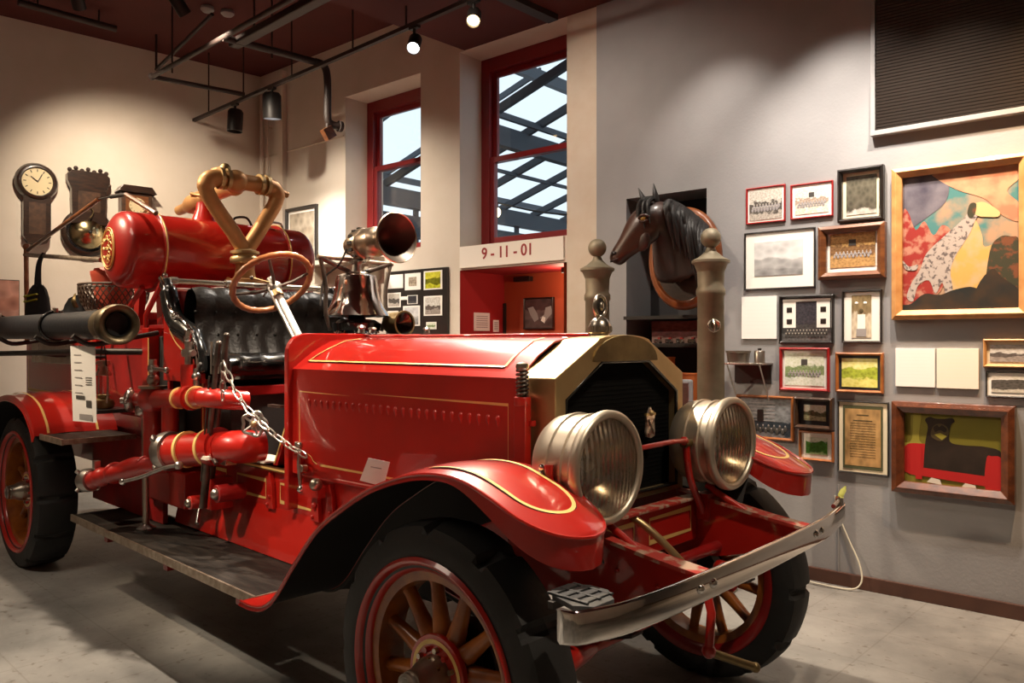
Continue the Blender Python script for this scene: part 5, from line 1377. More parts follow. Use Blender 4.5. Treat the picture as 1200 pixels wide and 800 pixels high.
# --- body behind the seat
b = MB()
b.box((-3.30, 0, 1.26), (1.30, 1.0, .62), 'red_frame'); b.build('pump_housing', T, bev=.01)
b = MB(); b.box((-4.55, 0, 1.36), (1.55, 1.08, .60), 'red'); hb = b.build('hose_body', T, bev=.012)
b = MB()
for sg in (1, -1):
    b.ribbon([V((-5.25, -.5425*sg, 1.12)), V((-3.85, -.5425*sg, 1.12)), V((-3.85, -.5425*sg, 1.60)), V((-5.25, -.5425*sg, 1.60))], (0, -sg, 0), .012, 'gold', closed=True)
b.build('gold_stripe', hb)
b = MB(); b.box((-4.2, 0, .93), (2.6, .94, .24), 'red_frame'); b.build('sub_frame', T, bev=.01)
b = MB(); b.box((-4.65, -.552, 1.43), (.9, .02, .18), 'nickel'); b.build('name_plate', T, bev=.004)
b = MB(); b.box((-2.86, -.50, 1.22), (.10, .16, .72), 'red'); b.ribbon([V((-2.80, -.585, 1.52)), V((-2.80, -.585, .92))], (0, -1, 0), .01, 'gold'); b.build('corner_post', T, bev=.006)
b = MB(); b.box((-2.62, -.505, 1.20), (.34, .05, .66), 'underside')  # near-black tone paints in the shade behind the pipes
b.build('pump_panel', T, bev=.005)
b = MB(); b.box((-2.62, -.50, .69), (.5, .14, .20), 'red'); b.build('valve_chest', T, bev=.01)
b = MB(); b.prism([(-2.66, .95), (-2.66, 1.30), (-2.16, 1.28), (-2.16, .95)], XZ, -.515, -.50, 'underside'); b.ribbon([V((-2.23, -.528, .93)), V((-2.23, -.528, 1.28))], (0, -1, 0), .014, 'gold'); b.box((-2.23, -.51, 1.10), (.06, .03, .40), 'red'); b.build('seat_riser', T, bev=.004)  # dark sheet carries on the painted shade beside the pump

# --- pump plumbing (near side)
def flange(b, c, ax, r, m='red', t=.02): b.cyl(V(c)-V(ax)*t/2, V(c)+V(ax)*t/2, r, m, n=24)
X1_ = (1, 0, 0)
e = sub(T, 'upper_discharge')
b = MB(); b.cyl((-2.82, -.64, 1.165), (-1.98, -.64, 1.222), .050, 'red', n=24)
flange(b, (-2.25, -.64, 1.204), X1_, .058, 'gold', .012); flange(b, (-2.06, -.64, 1.217), X1_, .058, 'gold', .012); flange(b, (-2.13, -.64, 1.212), X1_, .064, 'red', .04); b.ball((-2.60, -.64, 1.18), .080, 'red', 20, (1.1, 1, 1)); b.cyl((-2.60, -.64, .84), (-2.60, -.64, 1.14), .05, 'red', n=20)
b.cyl((-2.42, -.62, .95), (-2.42, -.62, 1.18), .045, 'red', n=18); b.tube(spl([(-1.99, -.64, 1.22), (-1.93, -.62, 1.22), (-1.90, -.56, 1.21), (-1.90, -.46, 1.2)], 5), .050, 'red', 18); b.build('pipe', e)
b = MB(); b.lathe([(.045, 0), (.062, .01), (.066, .03), (.060, .04), (.045, .05), (.02, .055), (.018, .075), (0, .08)], (-2.80, -.66, 1.165), (-.55, -.83, 0), 'chrome_dull', 28)
for k in range(3): a = 2*pi*k/3; b.ball(V((-2.80, -.66, 1.165))+V((-.55, -.83, 0))*.03+V((.83*cos(a), -.55*cos(a), sin(a)))*.066, .014, 'chrome_dull', 8)
b.build('outlet_cap', e)
e = sub(T, 'valve_tower'); b = MB(); b.cyl((-2.60, -.64, 1.24), (-2.60, -.64, 1.255), .075, 'nickel', n=24); b.cyl((-2.60, -.64, 1.25), (-2.60, -.64, 1.36), .018, 'chrome_dull', n=12); b.ball((-2.60, -.64, 1.29), .034, 'chrome_dull', 12); b.ball((-2.60, -.64, 1.35), .03, 'chrome_dull', 12); b.cyl((-2.60, -.64, 1.35), (-2.42, -.64, 1.345), .011, 'chrome_dull', n=10); b.ball((-2.42, -.64, 1.345), .018, 'chrome_dull', 10); b.cyl((-2.60, -.64, 1.36), (-2.60, -.64, 1.40), .022, 'chrome_dull', n=12); b.build('valve_handle', e)
e = sub(T, 'tall_valve'); b = MB(); b.cyl((-2.24, -.60, 1.22), (-2.24, -.60, 1.38), .04, 'red', n=16); b.build('riser', e); b = MB(); b.cyl((-2.24, -.60, 1.38), (-2.24, -.60, 1.53), .020, 'chrome_dull', n=12); b.cyl((-2.24, -.60, 1.42), (-2.24, -.60, 1.46), .034, 'chrome_dull', n=12); b.cyl((-2.30, -.60, 1.44), (-2.18, -.60, 1.44), .016, 'chrome_dull', n=10); b.lathe([(.02, 1.50), (.026, 1.51), (.02, 1.56), (0, 1.565)], (-2.24, -.60, 0), (0, 0, 1), 'chrome', 14); b.build('stem', e)
b = MB(); b.cyl((-2.13, -.61, 1.22), (-2.13, -.61, 1.36), .014, 'chrome_dull', n=10); b.ball((-2.13, -.61, 1.32), .024, 'chrome_dull', 10); b.tube([(-2.13, -.61, 1.35), (-2.08, -.61, 1.39)], .008, 'chrome_dull', 6); b.build('drain_cock', T)
# tall rod down to the running board
e = sub(T, 'control_rod'); b = MB(); b.cyl((-2.68, -.645, .46), (-2.70, -.645, 1.13), .018, 'nickel', n=14); b.build('rod', e)
b = MB(); b.lathe([(.05, .449), (.05, .458), (.03, .470), (.02, .48)], (-2.68, -.645, 0), (0, 0, 1), 'chrome_dull', 20); b.build('foot', e)
b = MB(); b.ball((-2.70, -.66, 1.11), .034, 'chrome_dull', 12); b.box((-2.72, -.66, 1.13), (.05, .04, .09), 'chrome_dull'); b.build('joint', e)
# lower suction inlet
e = sub(T, 'suction_inlet'); b = MB(); b.tube(spl([(-1.97, -.568, .962), (-1.90, -.54, .97), (-1.86, -.48, .97), (-1.85, -.40, .97)], 5), .084, 'red', 24); b.cyl((-2.31, -.66, .925), (-1.93, -.56, .965), .086, 'red', n=30)
d_ = V((.46, .12, .06)).normalized()
for t_ in (.12, .28): b.cyl(V((-2.31, -.66, .925))+d_*t_, V((-2.31, -.66, .925))+d_*(t_+.018), .095, 'gold', n=30)
b.cyl(V((-2.31, -.66, .925))+d_*.31, V((-2.31, -.66, .925))+d_*.37, .098, 'red', n=30); b.build('pipe', e)
b = MB(); b.lathe([(.088, .02), (.10, .015), (.105, -.01), (.102, -.045), (.085, -.06), (.075, -.055), (.07, -.03), (.0, -.03)], (-2.31, -.66, .925), d_, 'chrome_dull', 34)
u, w, _ = basis(d_)
for k in range(4): a = pi/4+pi*k/2; b.cyl(V((-2.31, -.66, .925))-d_*.05+(u*cos(a)+w*sin(a))*.10, V((-2.31, -.66, .925))-d_*.02+(u*cos(a)+w*sin(a))*.118, .014, 'chrome_dull', n=10)
b.build('coupling', e)
# lower left hose gate with wrapped red elbow
e = sub(T, 'hose_gate'); b = MB()
b.tube(spl([(-2.88, -.86, .725), (-2.80, -.82, .755), (-2.70, -.77, .785), (-2.60, -.70, .815), (-2.48, -.60, .83)], 5), [.05, .052, .045, .05, .056, .05, .045, .052, .05, .046, .05, .056, .058, .06, .06, .055, .05, .05, .05, .05, .05], 'red', 18)
for x, y, z in ((-2.74, -.79, .775), (-2.58, -.69, .815)): b.ball((x, y, z), .062, 'red', 14, (.35, 1, 1))
b.build('elbow', e)
b = MB(); b.lathe([(.046, .03), (.060, .03), (.066, .0), (.066, -.03), (.058, -.045), (.050, -.045), (.045, -.02), (.0, .0)], (-2.90, -.865, .725), (1, .25, .1), 'chrome_dull', 28)
for k in range(4): a = pi/4+pi*k/2; b.cyl((-2.92, -.87+.06*cos(a), .725+.06*sin(a)), (-2.92, -.87+.082*cos(a), .725+.082*sin(a)), .012, 'chrome_dull', n=8)
b.box((-2.87, -.84, .80), (.04, .03, .07), 'chrome_dull'); b.build('coupling', e)
b = MB(); b.tube(spl([(-2.485, -.84, .765), (-2.35, -.80, .80), (-2.15, -.76, .865), (-2.04, -.74, .887)], 5), .010, 'chrome_dull', 10); b.ball((-2.485, -.84, .765), .020, 'chrome', 10); b.ball((-2.04, -.74, .887), .022, 'chrome_dull', 10); b.build('lever_handle', T)
# hand levers
for x0, x1, zt, y in ((-2.08, -1.88, 1.53, -.57), (-2.03, -1.86, 1.49, -.62)):
    e = sub(T, 'brake_lever'); b = MB(); b.tube([(x0, y, .66), ((x0*2+x1)/3, y, .95), (x1-.03, y, 1.38)], [.022, .018, .012], 'steel_dark', 10, sq=.6); b.build('shaft', e)
    b = MB(); b.tube([(x1-.03, y, 1.38), (x1, y, zt)], [.016, .014], 'steel_dark', 10); b.tube([(x1-.055, y-.012, 1.34), (x1-.04, y-.016, 1.50)], .007, 'chrome', 6); b.ball((x1, y, zt), .016, 'steel_dark', 10); b.build('grip', e)
    b = MB(); b.tube([(x0+.02, y-.02, .80), (x1-.06, y-.02, 1.33)], .005, 'steel_dark', 6); b.build('release_rod', e)
b = MB()
for i in range(2):
    y = -.57-.05*i; b.tube([V((-2.08+.34*sin(a), y, .62+.34*cos(a))) for a in [-.1+.09*k for k in range(9)]], .012, 'steel_dark', 8)
b.box((-1.98, -.56, .90), (.26, .06, .025), 'nickel'); b.box((-1.94, -.60, .925), (.06, .12, .02), 'paper_warm'); b.box((-2.08, -.52, .72), (.10, .12, .16), 'red'); b.cyl((-2.10, -.46, .68), (-2.10, -.66, .68), .035, 'red', n=16); b.ball((-2.10, -.66, .68), .024, 'nickel', 10)
b.cyl((-1.93, -.46, .74), (-1.93, -.60, .74), .045, 'red_frame', n=16); b.ball((-1.93, -.60, .74), .03, 'chrome_dull', 10); b.build('lever_quadrant', T, bev=.002)
# hand wheel valve
def handwheel(c, ax, r, m, name, back=.12):
    e = sub(T, name); ax = V(ax).normalized(); u, w, _ = basis(ax); c = V(c)
    b = MB(); b.tube([c+(u*cos(2*pi*i/40)+w*sin(2*pi*i/40))*(r+.006*cos(i*2*pi/8)) for i in range(40)], .008, m, 8, closed=True)
    for k in range(5): a = 2*pi*k/5; b.tube([c, c+(u*cos(a)+w*sin(a))*r], .006, m, 6)
    b.ball(c, .018, 'brass', 10); b.build('wheel', e)
    b = MB(); b.cyl(c-ax*back, c, .014, 'chrome_dull', n=10); b.cyl(c-ax*back, c-ax*(back*.45), .036, 'chrome_dull', n=16); b.build('stem', e)
handwheel((-1.70, -.52, 1.10), (.75, -.65, .1), .055, 'chrome_dull', 'hand_wheel')
handwheel((-2.05, -.30, 1.16), (0, -1, 0), .05, 'steel_dark', 'hand_wheel')
b = MB(); b.cyl((-1.58, -.30, 1.30), (-1.53, -.30, 1.30), .045, 'steel_dark', n=18); b.tube([(-1.70, -.20, 1.22), (-1.66, -.30, 1.32), (-1.58, -.36, 1.30)], .02, 'steel_dark', 8); b.tube([(-1.62, -.34, .92), (-1.55, -.34, 1.10)], .012, 'steel_dark', 8); b.box((-1.70, -.40, 1.18), (.12, .03, .012), 'steel_dark'); b.build('pedal_gear', T)
# pull lever near cowl
b = MB(); b.tube([(-1.36, -.47, .82), (-1.38, -.47, .93), (-1.385, -.46, 1.02)], .009, 'chrome_dull', 8); b.ball((-1.36, -.47, .82), .02, 'chrome', 10); b.ball((-1.385, -.46, 1.02), .016, 'nickel', 10); b.box((-1.30, -.45, .82), (.16, .04, .05), 'red'); b.ball((-1.22, -.48, .86), .03, 'nickel', 12); b.ball((-1.25, -.47, .76), .015, 'red', 8); b.build('throttle_rod', T)
b = MB(); b.tube([(-2.18, -.48, .70), (-2.20, -.55, .66), (-2.17, -.58, .60), (-2.14, -.60, .56)], .011, 'chrome', 8); b.build('drain_lever', T)
# --- chain from levers to cowl
def chain():
    a, m_, c = V((-1.83, -.61, 1.40)), V((-1.59, -.57, 1.138)), V((-1.27, -.50, .985))
    P = spl([a, V((-1.73, -.60, 1.26)), m_, V((-1.42, -.52, 1.035)), c], 12)
    # resample evenly
    D = [0]
    for i in range(1, len(P)): D.append(D[-1]+(P[i]-P[i-1]).length)
    n = int(D[-1]/.054); b = MB()
    for k in range(n):
        s = (k+.5)*D[-1]/n; i = max(j for j in range(len(D)) if D[j] <= s); i = min(i, len(P)-2)
        p = P[i].lerp(P[i+1], (s-D[i])/(D[i+1]-D[i])); t = (P[i+1]-P[i]).normalized(); h = V((0, -1, 0)) if k % 2 else V((0, -.3, 1)); h = (h-t*h.dot(t)).normalized()
        b.tube([p+t*.036*cos(q*2*pi/14)+h*.0155*sin(q*2*pi/14) for q in range(14)], .0042, 'chain_steel', 6, closed=True)
    for k in range(4): p = a+V((-.01, 0, -.03-.045*k)); h = V((1, 0, 0)) if k % 2 else V((0, 1, 0)); b.tube([p+V((0, 0, .028))*cos(q*2*pi/14)+h*.0125*sin(q*2*pi/14) for q in range(14)], .004, 'chrome_dull', 6, closed=True)
    b.build('safety_chain', T)
chain()

# --- rear rails
e = sub(T, 'rear_hand_rail'); b = MB(); b.cyl((-5.22, -.56, 1.50), (-5.25, -.56, 2.25), .018, 'wood_steer', n=12); b.ball((-5.25, -.56, 2.25), .028, 'wood_steer', 10); b.build('upright', e)
b = MB(); b.cyl((-5.28, -.56, 2.19), (-3.62, -.56, 2.03), .016, 'strip_metal', n=12); b.build('rail', e)
b = MB(); b.cyl((-5.20, -.56, 2.22), (-3.66, -.56, 2.43), .015, 'wood_mid', n=10); b.cyl((-3.45, -.56, 2.42), (-3.20, -.56, 2.40), .013, 'iron', n=10); b.cyl((-3.20, -.56, 2.40), (-2.90, -.50, 2.26), .015, 'wood_mid', n=10); b.cyl((-3.66, -.56, 2.43), (-3.45, -.56, 2.42), .006, 'iron', n=8); b.build('brace', e)
for x in (-2.75, -3.4, -4.2):
    b = MB(); b.tube(spl([(x, -.55, 1.55), (x, -.70, 1.52), (x, -.80, 1.50), (x, -.92, 1.485), (x, -1.0, 1.53)], 4), .014, 'iron', 8); b.build('hose_bracket', T)
b = MB(); b.cyl((-5.6, -.75, 1.40), (-3.2, -.75, 1.44), .02, 'iron', n=10); b.cyl((-3.2, -.75, 1.44), (-2.9, -.56, 1.44), .02, 'iron', n=10)
for x in (-3.6, -4.3): b.tube([(x, -.75, 1.42), (x, -.62, 1.40), (x, -.54, 1.40)], .012, 'iron', 8)
b.build('side_rail', T)

# ------------------------------------------------------------------ things carried on the engine
e = empty('suction_hose', (-4.7, -.9, 1.59)); tag(e, 'thick black rubber suction hose with brass coupling along the side of the engine', 'hose')
b = MB(); b.cyl((-6.1, -.9, 1.600), (-2.55, -.9, 1.588), .078, 'hose_black', n=28); b.build('tube', e)
b = MB(); b.lathe([(.080, -.22), (.086, -.20), (.086, -.10), (.098, -.09), (.104, -.06), (.104, -.01), (.098, .0), (.088, .0), (.066, -.02), (.062, -.08), (.0, -.10)], (-2.36, -.9, 1.587), (1, 0, 0), 'hose_brass', 36); b.build('coupling', e)
b = MB(); b.lathe([(.0, -.06), (.061, -.058), (.061, -.02)], (-2.36, -.9, 1.587), (1, 0, 0), 'black_matte', 28); b.build('gasket', e)
for x in (-3.37, -4.6):
    b = MB(); b.tube([V((x, -.9+.084*cos(2*pi*i/24), 1.594+.084*sin(2*pi*i/24))) for i in range(24)], .010, 'black_gloss', 8, closed=True); b.cyl((x, -.9, 1.674), (x, -.9, 1.70), .016, 'nickel', n=10); b.build('strap', e)
# lantern on the step
e = empty('lantern', (-2.97, -.77, 1.12)); tag(e, 'small metal hand lantern with glass globe hanging at the pump panel', 'lantern')
lx, ly, lz = -2.97, -.77, 1.12
b = MB(); b.lathe([(0, 0), (.055, 0), (.06, .02), (.055, .045), (.03, .055), (.03, .07), (.042, .075)], (lx, ly, lz), (0, 0, 1), 'brass_dull', 24); b.build('oil_font', e)
b = MB(); b.lathe([(.036, .075), (.048, .11), (.048, .15), (.034, .185)], (lx, ly, lz), (0, 0, 1), 'lantern_glass', 24); b.build('glass_globe', e)
b = MB(); b.lathe([(.044, .185), (.046, .195), (.03, .215), (.028, .245), (.04, .25), (.035, .27), (0, .275)], (lx, ly, lz), (0, 0, 1), 'nickel', 24); b.build('chimney_cap', e)
b = MB()
for s in (-1, 1): b.tube(spl([(lx+.055*s, ly, lz+.03), (lx+.068*s, ly, lz+.10), (lx+.066*s, ly, lz+.2), (lx+.03*s, ly, lz+.25)], 5), .006, 'nickel', 8)
b.tube(spl([(lx-.05, ly, lz+.24), (lx-.03, ly, lz+.33), (lx, ly, lz+.36), (lx+.03, ly, lz+.33), (lx+.05, ly, lz+.24)], 5), .004, 'iron', 6)
b.build('wire_guard', e)
b = MB(); b.box((-2.97, -.76, 1.105), (.22, .20, .02), 'iron'); b.tube([(-2.90, -.70, 1.10), (-2.88, -.55, 1.06)], .015, 'red_frame', 8); b.build('lantern_bracket', T)
# paper tag
e = empty('paper_tag', (-2.85, -.91, 1.27), 0); tag(e, 'long white paper label hanging beside the lantern above the rear mudguard', 'label')
b = MB(); q = [V((-3.04, -.92, 1.476)), V((-2.77, -.88, 1.477)), V((-2.66, -.91, 1.066)), V((-2.90, -.95, 1.062))]
b.add(q, [(0, 1, 2, 3)], 'paper', False); b.build('sheet', e, solid=.002)
b = MB()
def tg(u, v, w_, h_, m):
    o = q[0].lerp(q[1], u).lerp(q[3].lerp(q[2], u), v); dx = (q[1]-q[0])*w_; dz = (q[3]-q[0])*h_; n_ = dx.cross(dz).normalized()
    if n_.y > 0: n_ = -n_
    o = o+n_*.0025; b.add([o, o+dx, o+dx+dz, o+dz], [(0, 1, 2, 3)], m, False)
for i in range(6): tg(.15, .12+.1*i, .3, .012, 'ink_grey')
for i in range(4): tg(.60, .42+.03*i, .25, .010, 'ink')
tg(.18, .66, .35, .05, 'ink'); tg(.60, .72, .2, .09, 'ink'); tg(.30, .90, .5, .07, 'ink_grey')
b.build('print', e)
b = MB(); b.cyl((-2.93, -.91, 1.47), (-2.93, -.91, 1.51), .002, 'paper', n=6); b.build('string', e)
# card on the front mudguard
e = empty('info_card', (-.70, -.62, 1.0)); tag(e, 'folded white card standing between hood side and front mudguard', 'card')
b = MB(); b.add([(-.86, -.50, .925), (-.80, -.50, 1.025), (-.62, -.53, 1.03), (-.66, -.53, .93)], [(0, 1, 2, 3)], 'paper', False); b.build('sheet', e, solid=.002)
b = MB(); b.box((-.70, -.5365, 1.0), (.07, .001, .004), 'ink_grey'); b.build('print', e)
# basket with red bucket
bx, by = -3.93, -.37
e = empty('wire_basket', (bx, by, 1.705)); tag(e, 'dark wire mesh basket on the engine deck in front of the clocks', 'basket')
b = MB()
R0, R1, Z0_, Z1_ = .165, .215, 1.71, 1.89
for k in range(36):
    for dr in (-1, 1):
        pts = []
        for i in range(9):
            t = i/8; a = 2*pi*k/36+dr*t*.55; rr_ = R0+(R1-R0)*t+.02*sin(pi*t); pts.append(V((bx+rr_*cos(a)*1.2, by+rr_*sin(a), Z0_+(Z1_-Z0_)*t)))
        b.tube(pts, .0045, 'wicker', 4, caps=False)
for z, r_ in ((Z1_, R1), (Z0_, R0), (Z1_-.02, R1-.003)): b.tube([V((bx+r_*1.2*cos(2*pi*i/32), by+r_*sin(2*pi*i/32), z)) for i in range(32)], .008, 'wicker', 6, closed=True)
b.lathe([(0, 0), (R0, 0)], (bx, by, Z0_), (0, 0, 1), 'wicker', 24, sx=1); b.build('mesh', e)
e = empty('leather_bucket', (bx+.05, by, 1.75)); tag(e, 'old red bucket standing inside the wire basket', 'bucket')
b = MB(); b.lathe([(0, 0), (.10, 0), (.14, .22), (.146, .24), (.146, .26), (.138, .26), (.10, .02), (0, .02)], (bx-.01, by, 1.722), (0, 0, 1), 'bucket_red', 28); b.build('body', e)
b = MB(); b.lathe([(.135, .25), (.12, .28), (.05, .295), (.03, .30), (.03, .335), (0, .34)], (bx-.01, by, 1.722), (0, 0, 1), 'bucket_red', 24); b.ball((bx-.01, by, 2.07), .03, 'iron', 10); b.build('lid', e)
# hanging bag and helmet like bundle
e = empty('hanging_bag', (-4.80, -.57, 2.12)); tag(e, 'black cloth bag with yellow reflective bands hanging from the rear hand rail', 'bag')
gx, gy = -4.80, -.60
b = MB(); rs = []
for z, a, c in ((1.62, .10, .06), (1.64, .13, .075), (1.72, .14, .08), (1.82, .12, .07), (1.88, .09, .055), (1.92, .05, .03)):
    rs.append([V((gx+a*cos(2*pi*i/20)*(1+.08*sin(3*i)), gy+c*sin(2*pi*i/20), z+.01*sin(2*i))) for i in range(20)])
b.rings(rs, 'cloth_black', True, True, True); b.build('body', e)
b = MB()
for s in (-1, 1): b.tube(spl([(gx+.04*s, gy, 1.90), (gx+.03*s, gy, 2.0), (gx+.014*s, gy+.01, 2.10), (gx, gy+.04, 2.165)], 4), .014, 'cloth_black', 6, sq=.5)
b.build('strap', e)
b = MB()
for z in (1.845, 1.805): b.tube([V((gx+.126*cos(a), gy+.076*sin(a)-.002, z+.01*cos(a*2))) for a in [pi+.3+k*.26 for k in range(10)]], .015, 'hi_vis', 6, sq=.4)
b.build('reflective_band', e)
e = empty('helmet', (-4.42, -.42, 1.70)); tag(e, 'dark old leather helmet lying on the deck left of the wire basket', 'helmet')
b = MB(); hx, hy, hz = -4.42, -.42, 1.715; b.lathe([(.13, 0), (.125, .008), (.095, .025), (.085, .06), (.062, .105), (.028, .125), (0, .13)], (hx, hy, hz), (.08, -.1, 1), 'cloth_black', 28, sx=1.25)
for k in range(8): a = 2*pi*k/8; b.tube(spl([(hx+.10*cos(a), hy+.088*sin(a), hz+.035), (hx+.07*cos(a), hy-.005+.065*sin(a), hz+.095), (hx, hy-.01, hz+.13)], 4), .005, 'cloth_black', 6)
b.build('shell', e)
b = MB(); b.tube(spl([(hx+.10, hy-.07, hz+.03), (hx+.11, hy-.09, hz+.08), (hx+.08, hy-.07, hz+.13)], 4), [.022]*5+[.018, .014, .010, .006], 'brass_dull', 8, sq=.3); b.build('badge', e)
b = MB(); b.box((-4.40, 0, 1.675), (1.5, 1.0, .05), 'red_frame'); b.build('hose_deck', T, bev=.004)
# cable hanging on the bumper end and its yellow tag
e = empty('tag_ribbon', (.62, .785, .862)); tag(e, 'short yellow green tag tip sticking up at the far end of the bumper', 'tag')
b = MB(); b.tube(spl([(.612, .775, .862), (.615, .785, .88), (.62, .80, .90), (.625, .81, .915)], 4), [.008]*4+[.014]*5+[.010, .007, .005, .003], 'tag_yellow', 8, sq=.35); b.build('strip', e)
e = empty('white_cord', (.4, 2.2, 0)); tag(e, 'pale cord looping down the grey wall to the floor beside the bumper end', 'cord')
b = MB(); p0 = W(1.93, .26, -.03)
P_ = spl([W(1.78, .55, -.022), W(1.80, .44, -.024), W(1.86, .30, -.03), W(1.93, .16, -.045), W(1.95, .06, -.07), W(1.90, .012, -.10), W(1.74, .012, -.12), W(1.55, .012, -.10)], 6)
b.tube(P_, .0055, 'cable_white', 8); b.build('cord', e)
b = MB(); b.cyl(W(1.80, .05, -.02), W(1.80, .62, -.02), .005, 'wall_grey', n=8); b.build('riser', e)

# ================================================================== CEILING PIPES AND LIGHTS
def hanger(_, x, y, z, top):
    b = MB(); b.cyl((x, y, z), (x, y, top), .008, 'sprinkler', n=6); b.build('hanger_rod', e)
e = empty('sprinkler_pipe', (-4.3, .57, 3.965)); tag(e, 'black sprinkler pipe loop hung under the red ceiling with a drop elbow', 'pipe')
b = MB(); b.tube([(-5.63, .57, 3.965), (-5.50, 1.42, 3.965)], .022, 'sprinkler', 10); b.build('branch', e)
b = MB(); b.tube([(-5.63, .57, 3.965), (-4.25, .58, 3.965), (-1.5, .58, 3.965)], .022, 'sprinkler', 10); b.ball((-5.63, .57, 3.965), .035, 'sprinkler', 10); b.build('main_pipe', e)
b = MB(); b.tube([(-4.25, .58, 3.965), (-4.19, 1.40, 3.965)], .03, 'sprinkler', 10); b.tube(spl([(-4.19, 1.40, 3.965), (-4.19, 1.50, 3.945), (-4.19, 1.53, 3.80), (-4.19, 1.53, 3.50), (-4.19, 1.57, 3.45), (-4.17, 1.64, 3.44)], 5), .034, 'sprinkler', 10); b.lathe([(.05, 0), (.05, .03), (0, .03)], (-4.17, 1.66, 3.44), (0, -1, 0), 'sprinkler', 12); b.build('drop_elbow', e)
b = MB(); b.box((-4.18, 1.53, 3.36), (.06, .10, .10), 'wood_mid', rot=Matrix.Rotation(.6, 3, 'X')); b.cyl((-4.19, 1.53, 3.40), (-4.19, 1.53, 3.50), .02, 'sprinkler', n=8); b.build('sprinkler_head', e)
b = MB(); hanger(b, -5.2, .575, 3.9, CEIL); hanger(b, -4.22, 1.0, 3.9, CEIL); hanger(b, -3.0, .58, 3.97, CEIL)
e = empty('ceiling_duct', (-4, .75, 3.95)); tag(e, 'thick black conduit rail running forward below the red ceiling beside the sprinkler pipe', 'conduit')
b = MB(); b.box((-2.9, .72, 3.97), (2.9, .09, .06), 'sprinkler'); b.build('rail', e, bev=.01)
b = MB(); hanger(b, -4.0, .72, 3.97, CEIL); hanger(b, -3.2, .72, 3.97, CEIL)
e = empty('ceiling_pipe', (-5.9, 0, 4.4)); tag(e, 'short dark pipe close under the red ceiling above the round clock', 'pipe')
b = MB(); b.cyl((-5.9, -.45, 4.42), (-5.9, .35, 4.42), .03, 'sprinkler', n=10); b.build('tube', e)
b = MB(); hanger(b, -5.9, -.3, 4.42, CEIL); hanger(b, -5.9, .2, 4.42, CEIL)
e = empty('ceiling_pipe', (-5.9, .9, 4.2)); tag(e, 'thin black pipe sloping from the ceiling heads towards the sprinkler loop corner', 'pipe')
b = MB(); b.cyl((-5.0, .85, 4.45), (-6.1, .80, 4.20), .018, 'sprinkler', n=8); b.cyl((-6.1, .80, 4.20), (-6.1, .80, CEIL), .012, 'sprinkler', n=8); b.build('tube', e)
for x, y, l in ((-5.05, 1.02, 'round grey ceiling head nearer the wall, above the sprinkler pipes'), (-5.10, .85, 'small round ceiling head beside the sloping thin pipe')):
    e = empty('ceiling_detector', (x, y, CEIL)); tag(e, l, 'detector'); b = MB(); b.lathe([(0, 0), (.055, -.002), (.06, -.03), (.04, -.05), (0, -.055)], (x, y, CEIL-.001), (0, 0, 1), 'chrome_dull' if 0 else 'ink_grey', 20); b.build('housing', e)
# lighting track
e = empty('lighting_track', (-4.0, 1.39, 3.9)); tag(e, 'long thin black lighting track hanging before the white window wall', 'lighting track')
b = MB(); b.box((-3.55, 1.385, 3.905), (6.0, .035, .03), 'sprinkler'); b.build('rail', e)
b = MB()
for x in (-6.2, -5.45, -4.55, -3.6): hanger(b, x, 1.385, 3.91, CEIL)
for x in (-2.9, -1.6): hanger(b, x, 1.385, 3.91, SOFF if x > SX else CEIL)

def track_light(x, y, z, aim, label, lit=None, watt=0, col=(1, .8, .55), spot=60, r=.05, L_=.16, group='ceiling spotlights', blend=.6, soft=.04):
    d = (V(aim)-V((x, y, z))).normalized()
    e = empty('track_spotlight', (x, y, z)); tag(e, label, 'spotlight', group)
    c = V((x, y, z))
    b = MB(); b.lathe([(0, -L_*.5), (r*.8, -L_*.5), (r, -L_*.4), (r, L_*.5), (r*.9, L_*.5), (r*.88, L_*.3)], c, d, 'iron', 24); b.build('housing', e)
    b = MB(); b.lathe([(0, L_*.30), (r*.88, L_*.30)], c, d, lit or 'black_gloss', 24); b.build('bulb_face', e)
    b = MB(); zt = 3.879 if abs(y-1.385) < .01 else z+.14; b.cyl(c+V((0, 0, r*.8)), V((x, y, zt)), .012, 'iron', n=8)
    b.box(V((x, y, zt)), (.10, .035, .02), 'iron'); b.build('arm', e)
    if watt:
        ld = bpy.data.lights.new('spot_beam', 'SPOT'); ld.energy = watt; ld.color = col; ld.spot_size = R(spot); ld.spot_blend = blend; ld.shadow_soft_size = soft
        lo = bpy.data.objects.new('spot_beam', ld); COL.objects.link(lo); lo.parent = e
        lo.location = d*(L_*.5+.02); lo.rotation_euler = d.to_track_quat('-Z', 'Y').to_euler()
WARM = (1, .72, .44); NEUT = (1, .86, .68)
# the four heads seen in the photograph
track_light(-2.80, 1.385, 3.76, (-.9, -.9, .6), 'lit cool white spotlight on the track between the two windows', 'bulb_cool', 150, (1, .90, .78), 60)
track_light(-2.15, 1.385, 3.775, (-.1, -.9, .9), 'lit warm yellow spotlight on the track under the low red ceiling', 'bulb_warm', 150, (1, .78, .5), 60)
track_light(-4.90, 1.385, 3.72, (-5.3, 1.7, 0), 'large black cylinder spotlight with white glowing mouth near the corner pipes', 'bulb_cool', 110, (1, .9, .78), 110, r=.085, L_=.24)
track_light(-5.62, 1.385, 3.72, (-5.7, 1.2, 0), 'unlit dark spotlight nearest the far left end of the track', None, 0, r=.075, L_=.22)
